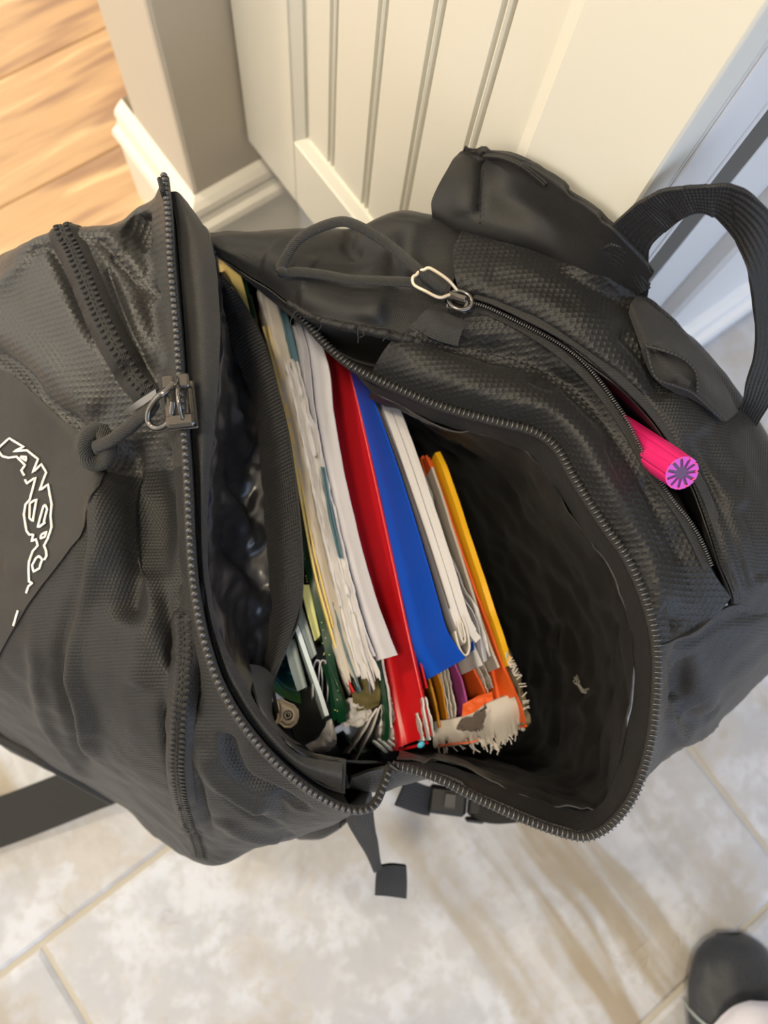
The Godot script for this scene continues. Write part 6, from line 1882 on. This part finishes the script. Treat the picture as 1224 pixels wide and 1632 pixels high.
func teal_binder():
	var top := [q(8.7, 340.0, -88.1), q(-0.6, 342.0, -65.8), q(-11.8, 342.0, -41.2), q(-22.8, 340.0, -17.3), q(-31.3, 334.0, 3.7), q(-33.0, 324.0, 21.4)]
	var t := group_of("printed_binder", "black binder with green and teal swirl print and metal clasp, beside the ribbed hem", "binder", top, 270)
	leaf_part("cover", t, "black_vinyl", top, 2.2, 0.0, 270)
	# printed sheet on the cover's inner face
	var st := begin()
	sheet(st, span([[q(-9.6, 334.0, -40.1), q(-17.9, 334.0, -26.6), q(-22.5, 332.0, -18.0)], [q(-4.1, 326.0, -36.7), q(-12.6, 326.0, -21.5), q(-19.7, 324.0, -9.3)], [q(3.6, 318.0, -31.7), q(-6.0, 318.0, -14.5), q(-13.7, 316.0, -0.1)]], 30, 20), 0.8)
	obj("print", st, mats.swirl_print, t)
	# dark inner cover and its folded corner
	st = begin()
	sheet(st, span([[q(-14.4, 316.0, -18.3), q(-23.0, 316.0, -3.1), q(-29.3, 310.0, 15.2)], [q(-4.5, 308.0, -13.6), q(-14.4, 308.0, 3.4), q(-22.4, 304.0, 21.7)], [q(3.7, 304.0, -12.6), q(-3.8, 304.0, 6.5), q(-9.0, 300.0, 22.3)]], 24, 16), 1.4)
	obj("inner_cover", st, mats.black_vinyl, t)
	st = begin()
	sheet(st, folds(span([[q(-26.5, 308.0, 22.1), q(-18.4, 314.0, 23.0), q(-8.9, 320.0, 20.3)], [q(-25.1, 308.0, 27.0), q(-17.3, 316.0, 28.3), q(-10.1, 320.0, 28.7)], [q(-20.6, 300.0, 33.0), q(-15.6, 306.0, 34.2), q(-9.3, 310.0, 32.0)]], 24, 12), [], 2.0, 90.0), 0.8)
	sheet(st, folds(span([[q(-7.4, 322.0, 17.6), q(-10.8, 320.0, 21.7), q(-12.9, 316.0, 26.0)], [q(-3.7, 326.0, 18.3), q(-7.6, 324.0, 23.8), q(-10.1, 320.0, 28.7)], [q(-3.7, 320.0, 23.2), q(-6.0, 320.0, 27.1), q(-8.7, 316.0, 31.0)]], 16, 10), [], 1.6, 90.0, 6.0), 0.8)
	obj("folded_corner", st, mats.paper, t)
	# metal clasp with its rivet
	st = begin()
	var ctr := q(-24.1, 336.0, -0.0)
	var ux := (q(-19.1, 336.0, 4.6) - q(-28.5, 336.0, -4.2)).normalized()
	var uz := Vector3.UP.cross(ux).normalized()
	var f := Transform3D(Basis(ux, Vector3.UP, -ux.cross(Vector3.UP)), ctr)
	var outline := []
	for p in [[-6.5, -7.5], [-3.4, -4.6], [0, -6.8], [3.6, -6.6], [6.6, -3.6], [7.2, 0], [6.4, 3.6], [3.4, 6.4], [0, 7.2], [-3.6, 8.6], [-6.5, 8.4], [-5.0, 3.5], [-4.6, -2.5]]:
		outline.append(f * q(p[0], 0, p[1]))
	st.set_smooth_group(-1)
	var cup: Vector3 = f * q(1.2, 1.6, 0.4)
	for k in outline.size():
		var a: Vector3 = outline[k]
		var c: Vector3 = outline[(k + 1) % outline.size()]
		var ia := a.lerp(cup, 0.32) + Vector3.UP * 0.0009
		var ic := c.lerp(cup, 0.32) + Vector3.UP * 0.0009
		quad(st, a, c, ic, ia)
		tri(st, ia, ic, cup)
		quad(st, a + Vector3.DOWN * 0.0015, c + Vector3.DOWN * 0.0015, c, a)
	tube(st, lifted(outline, 0.2), 0.0007, 6, true)
	var clasp := obj("clasp", st, mats.steel, t)
	st = begin()
	var ring := []
	for k in 18:
		ring.append(f * q(1.2 + 2.5 * cos(TAU * k / 18), 1.9, 0.4 + 2.5 * sin(TAU * k / 18)))
	tube(st, ring, 0.0005, 6, true)
	bead(st, f * q(1.2, 1.8, 0.4), ux * 0.0014, Vector3.UP * 0.0009, uz * 0.0014, 10, 5)
	obj("rivet", st, mats.gunmetal, t)
	# dividers and plastic strip next to it
	slanted("index_divider", [q(-1.7, 343.0, -34.6), q(-6.1, 343.0, -20.4), q(-10.1, 341.0, -7.4)], [q(6.1, 332.0, -34.5), q(0.9, 332.0, -20.3), q(-4.4, 330.0, -6.1)], 0.6, 50, "grey_tab", "grey translucent index divider with a snipped corner above the swirl print", "divider", "index dividers", 0.3, 91.0)
	slanted("index_divider", [q(15.8, 346.0, -47.7), q(11.3, 346.0, -33.3), q(7.3, 344.0, -17.9)], [q(21.4, 338.0, -48.1), q(16.7, 338.0, -33.4), q(11.7, 336.0, -18.8)], 0.7, 50, "grey_tab", "grey index divider half under the cream one", "divider", "index dividers", 0.3, 92.0)
	slanted("index_divider", [q(27.2, 350.0, -58.6), q(21.1, 350.0, -42.0), q(15.2, 348.0, -25.2)], [q(31.7, 340.0, -54.7), q(26.0, 340.0, -41.1), q(19.8, 338.0, -26.4)], 0.7, 50, "cream_tab", "cream yellow index divider beside the dark green binder", "divider", "index dividers", 0.2, 93.0)
	single("plastic_strip", [q(12.5, 348.0, -50.8), q(8.1, 349.0, -33.9), q(2.9, 347.0, -15.5), q(-1.4, 343.0, 0.3), q(-5.8, 336.0, 14.4)], 2.6, 130, "white_plastic", "bright white plastic strip slanting down beside the grey dividers", "strip", "", 0.0, 0.0, 94.0)
	# folded slips that show as narrow loops
	for k in 2:
		var o := begin()
		var dx := 9 * k
		leaf(o, [(q(-4.57, 330.00, 0.82) + q(0.31, 0.00, 0.23) * dx), (q(1.90, 334.00, -8.33) + q(0.31, 0.00, 0.23) * dx), (q(7.25, 336.00, -14.59) + q(0.31, 0.00, 0.23) * dx), (q(10.10, 336.00, -15.30) + q(0.31, 0.00, 0.23) * dx), (q(9.20, 334.00, -11.37) + q(0.31, 0.00, 0.23) * dx), (q(4.65, 330.00, -3.58) + q(0.31, 0.00, 0.23) * dx), (q(-2.61, 326.00, 6.04) + q(0.31, 0.00, 0.23) * dx)], 0.7, 0.0, 70, 0.0, 0.0, 96.0, 30, 6)
		tag(obj("folded_slip", o, mats.paper_grey), ["folded white slip making a narrow loop beside the white plastic strip", "folded white slip making a narrow loop against the dark green binder"][k], "paper", "folded slips")

# what shows in the far corner of the mouth
func far_bits():
	single("yellow_book", [q(114.9, 340.0, -284.6), q(111.0, 344.0, -268.0), q(107.1, 346.0, -253.3), q(98.2, 346.0, -230.3)], 7.0, 200, "yellow_paper", "yellow book edge in the far corner of the bag's mouth", "book", "", 0.0, 0.0, 101.0)
	single("blue_binder", [q(116.9, 340.0, -270.0), q(110.2, 344.0, -251.6), q(99.5, 344.0, -225.2)], 2.6, 200, "teal_paper", "slate blue binder edge beside the yellow book in the far corner", "binder", "", 0.0, 0.0, 102.0)
	single("green_folder", [q(117.8, 340.0, -260.8), q(111.9, 344.0, -243.7), q(105.5, 344.0, -226.7)], 1.6, 200, "green_vinyl", "thin green folder edge in the far corner under the gusset", "folder", "", 0.0, 0.0, 103.0)
	single("maroon_folder", [q(113.2, 336.0, -243.9), q(103.8, 338.0, -220.6), q(93.9, 338.0, -194.2)], 2.0, 200, "olive_card", "dull brown folder edge in the far corner beside the handouts", "folder", "", 0.0, 0.0, 104.0)

# ---------- pink fluted marker in the open pocket
func build_marker():
	var tip := q(198.5, 472.0, 20.0)
	var tail := q(215.3, 426.0, -11.4)
	var ax := (tip - tail).normalized()
	var s := ax.cross(Vector3.UP).normalized()
	var w := s.cross(ax).normalized()
	var t := thing("marker", tail, "bright pink fluted marker with a violet end sticking out of the open zip pocket", "marker")
	var st := begin()
	var g := []
	var n := 96
	var l := tip.distance_to(tail) + 0.045
	for v in 8:
		var row := []
		for k in n + 1:
			var a := TAU * k / n
			var r := 0.0089 - 0.0011 * exp(-pow(sin(a * 5.0) / 0.22, 2.0))
			r *= 0.95 if v == 7 else 1.0
			row.append(tip - ax * (l * (1.0 - v / 7.0)) + (s * cos(a) + w * sin(a)) * r)
		g.append(row)
	sheet(st, g, 0.9)
	obj("barrel", st, mats.pink_plastic, t)
	st = begin()
	st.set_smooth_group(-1)
	for k in 48:
		var a0 := TAU * k / 48
		var a1 := TAU * (k + 1) / 48
		tri(st, tip - ax * 0.0006, tip - ax * 0.0006 + (s * cos(a0) + w * sin(a0)) * 0.0083, tip - ax * 0.0006 + (s * cos(a1) + w * sin(a1)) * 0.0083)
	obj("end_plate", st, mats.plum_plastic, t)
	# raised violet rays round a dark hub
	st = begin()
	st.set_smooth_group(-1)
	for k in 11:
		var a := TAU * k / 11
		var e0 := a - 0.2
		var e1 := a + 0.2
		var p := tip + (s * cos(a) + w * sin(a)) * 0.0030
		var o0 := tip + (s * cos(e0) + w * sin(e0)) * 0.0086
		var o1 := tip + (s * cos(e1) + w * sin(e1)) * 0.0086
		tri(st, p, o0, o1)
		quad(st, p - ax * 0.001, o0 - ax * 0.001, o0, p)
		quad(st, o1 - ax * 0.001, p - ax * 0.001, p, o1)
	obj("end_rays", st, mats.violet_plastic, t)

# ---------- the foot of someone standing at the corner of the picture
func build_person():
	var toe := q(187.7, 25.0, 437.0)
	var heel := q(76.4, 25.0, 581.2)
	var ax := Vector3(heel.x - toe.x, 0, heel.z - toe.z).normalized()
	var s := Vector3(ax.z, 0, -ax.x)
	var o := Vector3(toe.x, 0, toe.z)
	var t := thing("person", o + ax * 0.12, "foot of a standing person in a charcoal sock under a white trouser hem", "person")
	# sections along the foot: [distance from toe, half-width, height of top, sideways shift]
	var secs := [[-0.004, 0.012, 0.018, 0.004], [0.002, 0.026, 0.03, 0.004], [0.012, 0.037, 0.037, 0.003], [0.03, 0.044, 0.043, 0.001], [0.055, 0.0475, 0.05, 0.0], [0.085, 0.047, 0.06, -0.001], [0.115, 0.042, 0.074, -0.002], [0.145, 0.037, 0.092, -0.002], [0.172, 0.034, 0.11, -0.001], [0.2, 0.033, 0.112, 0.0], [0.225, 0.033, 0.09, 0.0], [0.245, 0.028, 0.06, 0.0], [0.258, 0.014, 0.03, 0.0]]
	var rows := []
	for c in secs:
		var row := []
		for k in 17:
			var a := TAU * k / 16.0
			var x := cos(a)
			var y := sin(a)
			var base := 0.003 if c[0] > 0.01 else 0.008
			var hy: float = base + (c[2] - base) * 0.42 + (c[2] - base) * (0.58 * y if y > 0 else 0.42 * y)
			row.append(o + ax * c[0] + s * (c[3] + c[1] * x * pow(maxf(0.0, 1.0 - 0.25 * y * y), 0.5)) + Vector3.UP * hy)
		rows.append(row)
	var g := net(rows, 65, 70)
	g = folds(g, [], 1.6, 30.0, 300.0)
	var st := begin()
	sheet(st, g, 1.0)
	# shin rises from the ankle
	var an := o + ax * 0.185 + s * 0.012
	var leg := []
	for h in [[0.075, 0.036], [0.12, 0.034], [0.2, 0.038], [0.3, 0.05], [0.4, 0.055], [0.48, 0.052]]:
		var row := []
		for k in 17:
			var a := TAU * k / 16.0
			row.append(an + ax * (0.05 * h[0]) + (s * cos(a) + ax * sin(a) * 1.1) * h[1] + Vector3.UP * h[0])
		leg.append(row)
	sheet(st, net(leg, 33, 30), 1.0)
	obj("body", st, mats.sock, t)
	st = begin()
	tube(st, along([o + ax * 0.056 - s * 0.0475 + Vector3.UP * 0.014, o + ax * 0.059 - s * 0.0475 + Vector3.UP * 0.026, o + ax * 0.063 - s * 0.044 + Vector3.UP * 0.038, o + ax * 0.067 - s * 0.036 + Vector3.UP * 0.046, o + ax * 0.070 - s * 0.02 + Vector3.UP * 0.053], 24), 0.0016, 6)
	obj("sock_stripe", st, mats.grey_tab, t)
	# loose trouser leg; its hem rests on the instep
	an = o + ax * 0.156 + s * 0.006
	var tr := []
	for h in [[0.0, 0.088, -0.062], [0.02, 0.086, -0.06], [0.08, 0.078, -0.035], [0.2, 0.072, -0.01], [0.34, 0.076, 0.0], [0.49, 0.082, 0.0]]:
		var row := []
		for k in 25:
			var a := TAU * k / 24.0
			var front := maxf(0.0, -sin(a))
			var y: float = 0.028 + h[0] + front * front * 0.045 * (1.0 - h[0] / 0.49)
			row.append(an + s * (signf(cos(a)) * pow(absf(cos(a)), 0.65) * h[1] * 0.8 + 0.012) + ax * (signf(sin(a)) * pow(absf(sin(a)), 0.65) * h[1] + h[2] * front * 0.55) + Vector3.UP * y)
		tr.append(row)
	g = net(tr, 97, 60)
	g = folds(g, [], 6.0, 14.0, 320.0)
	st = begin()
	sheet(st, g, 2.0)
	obj("trouser_leg", st, mats.trouser, t)
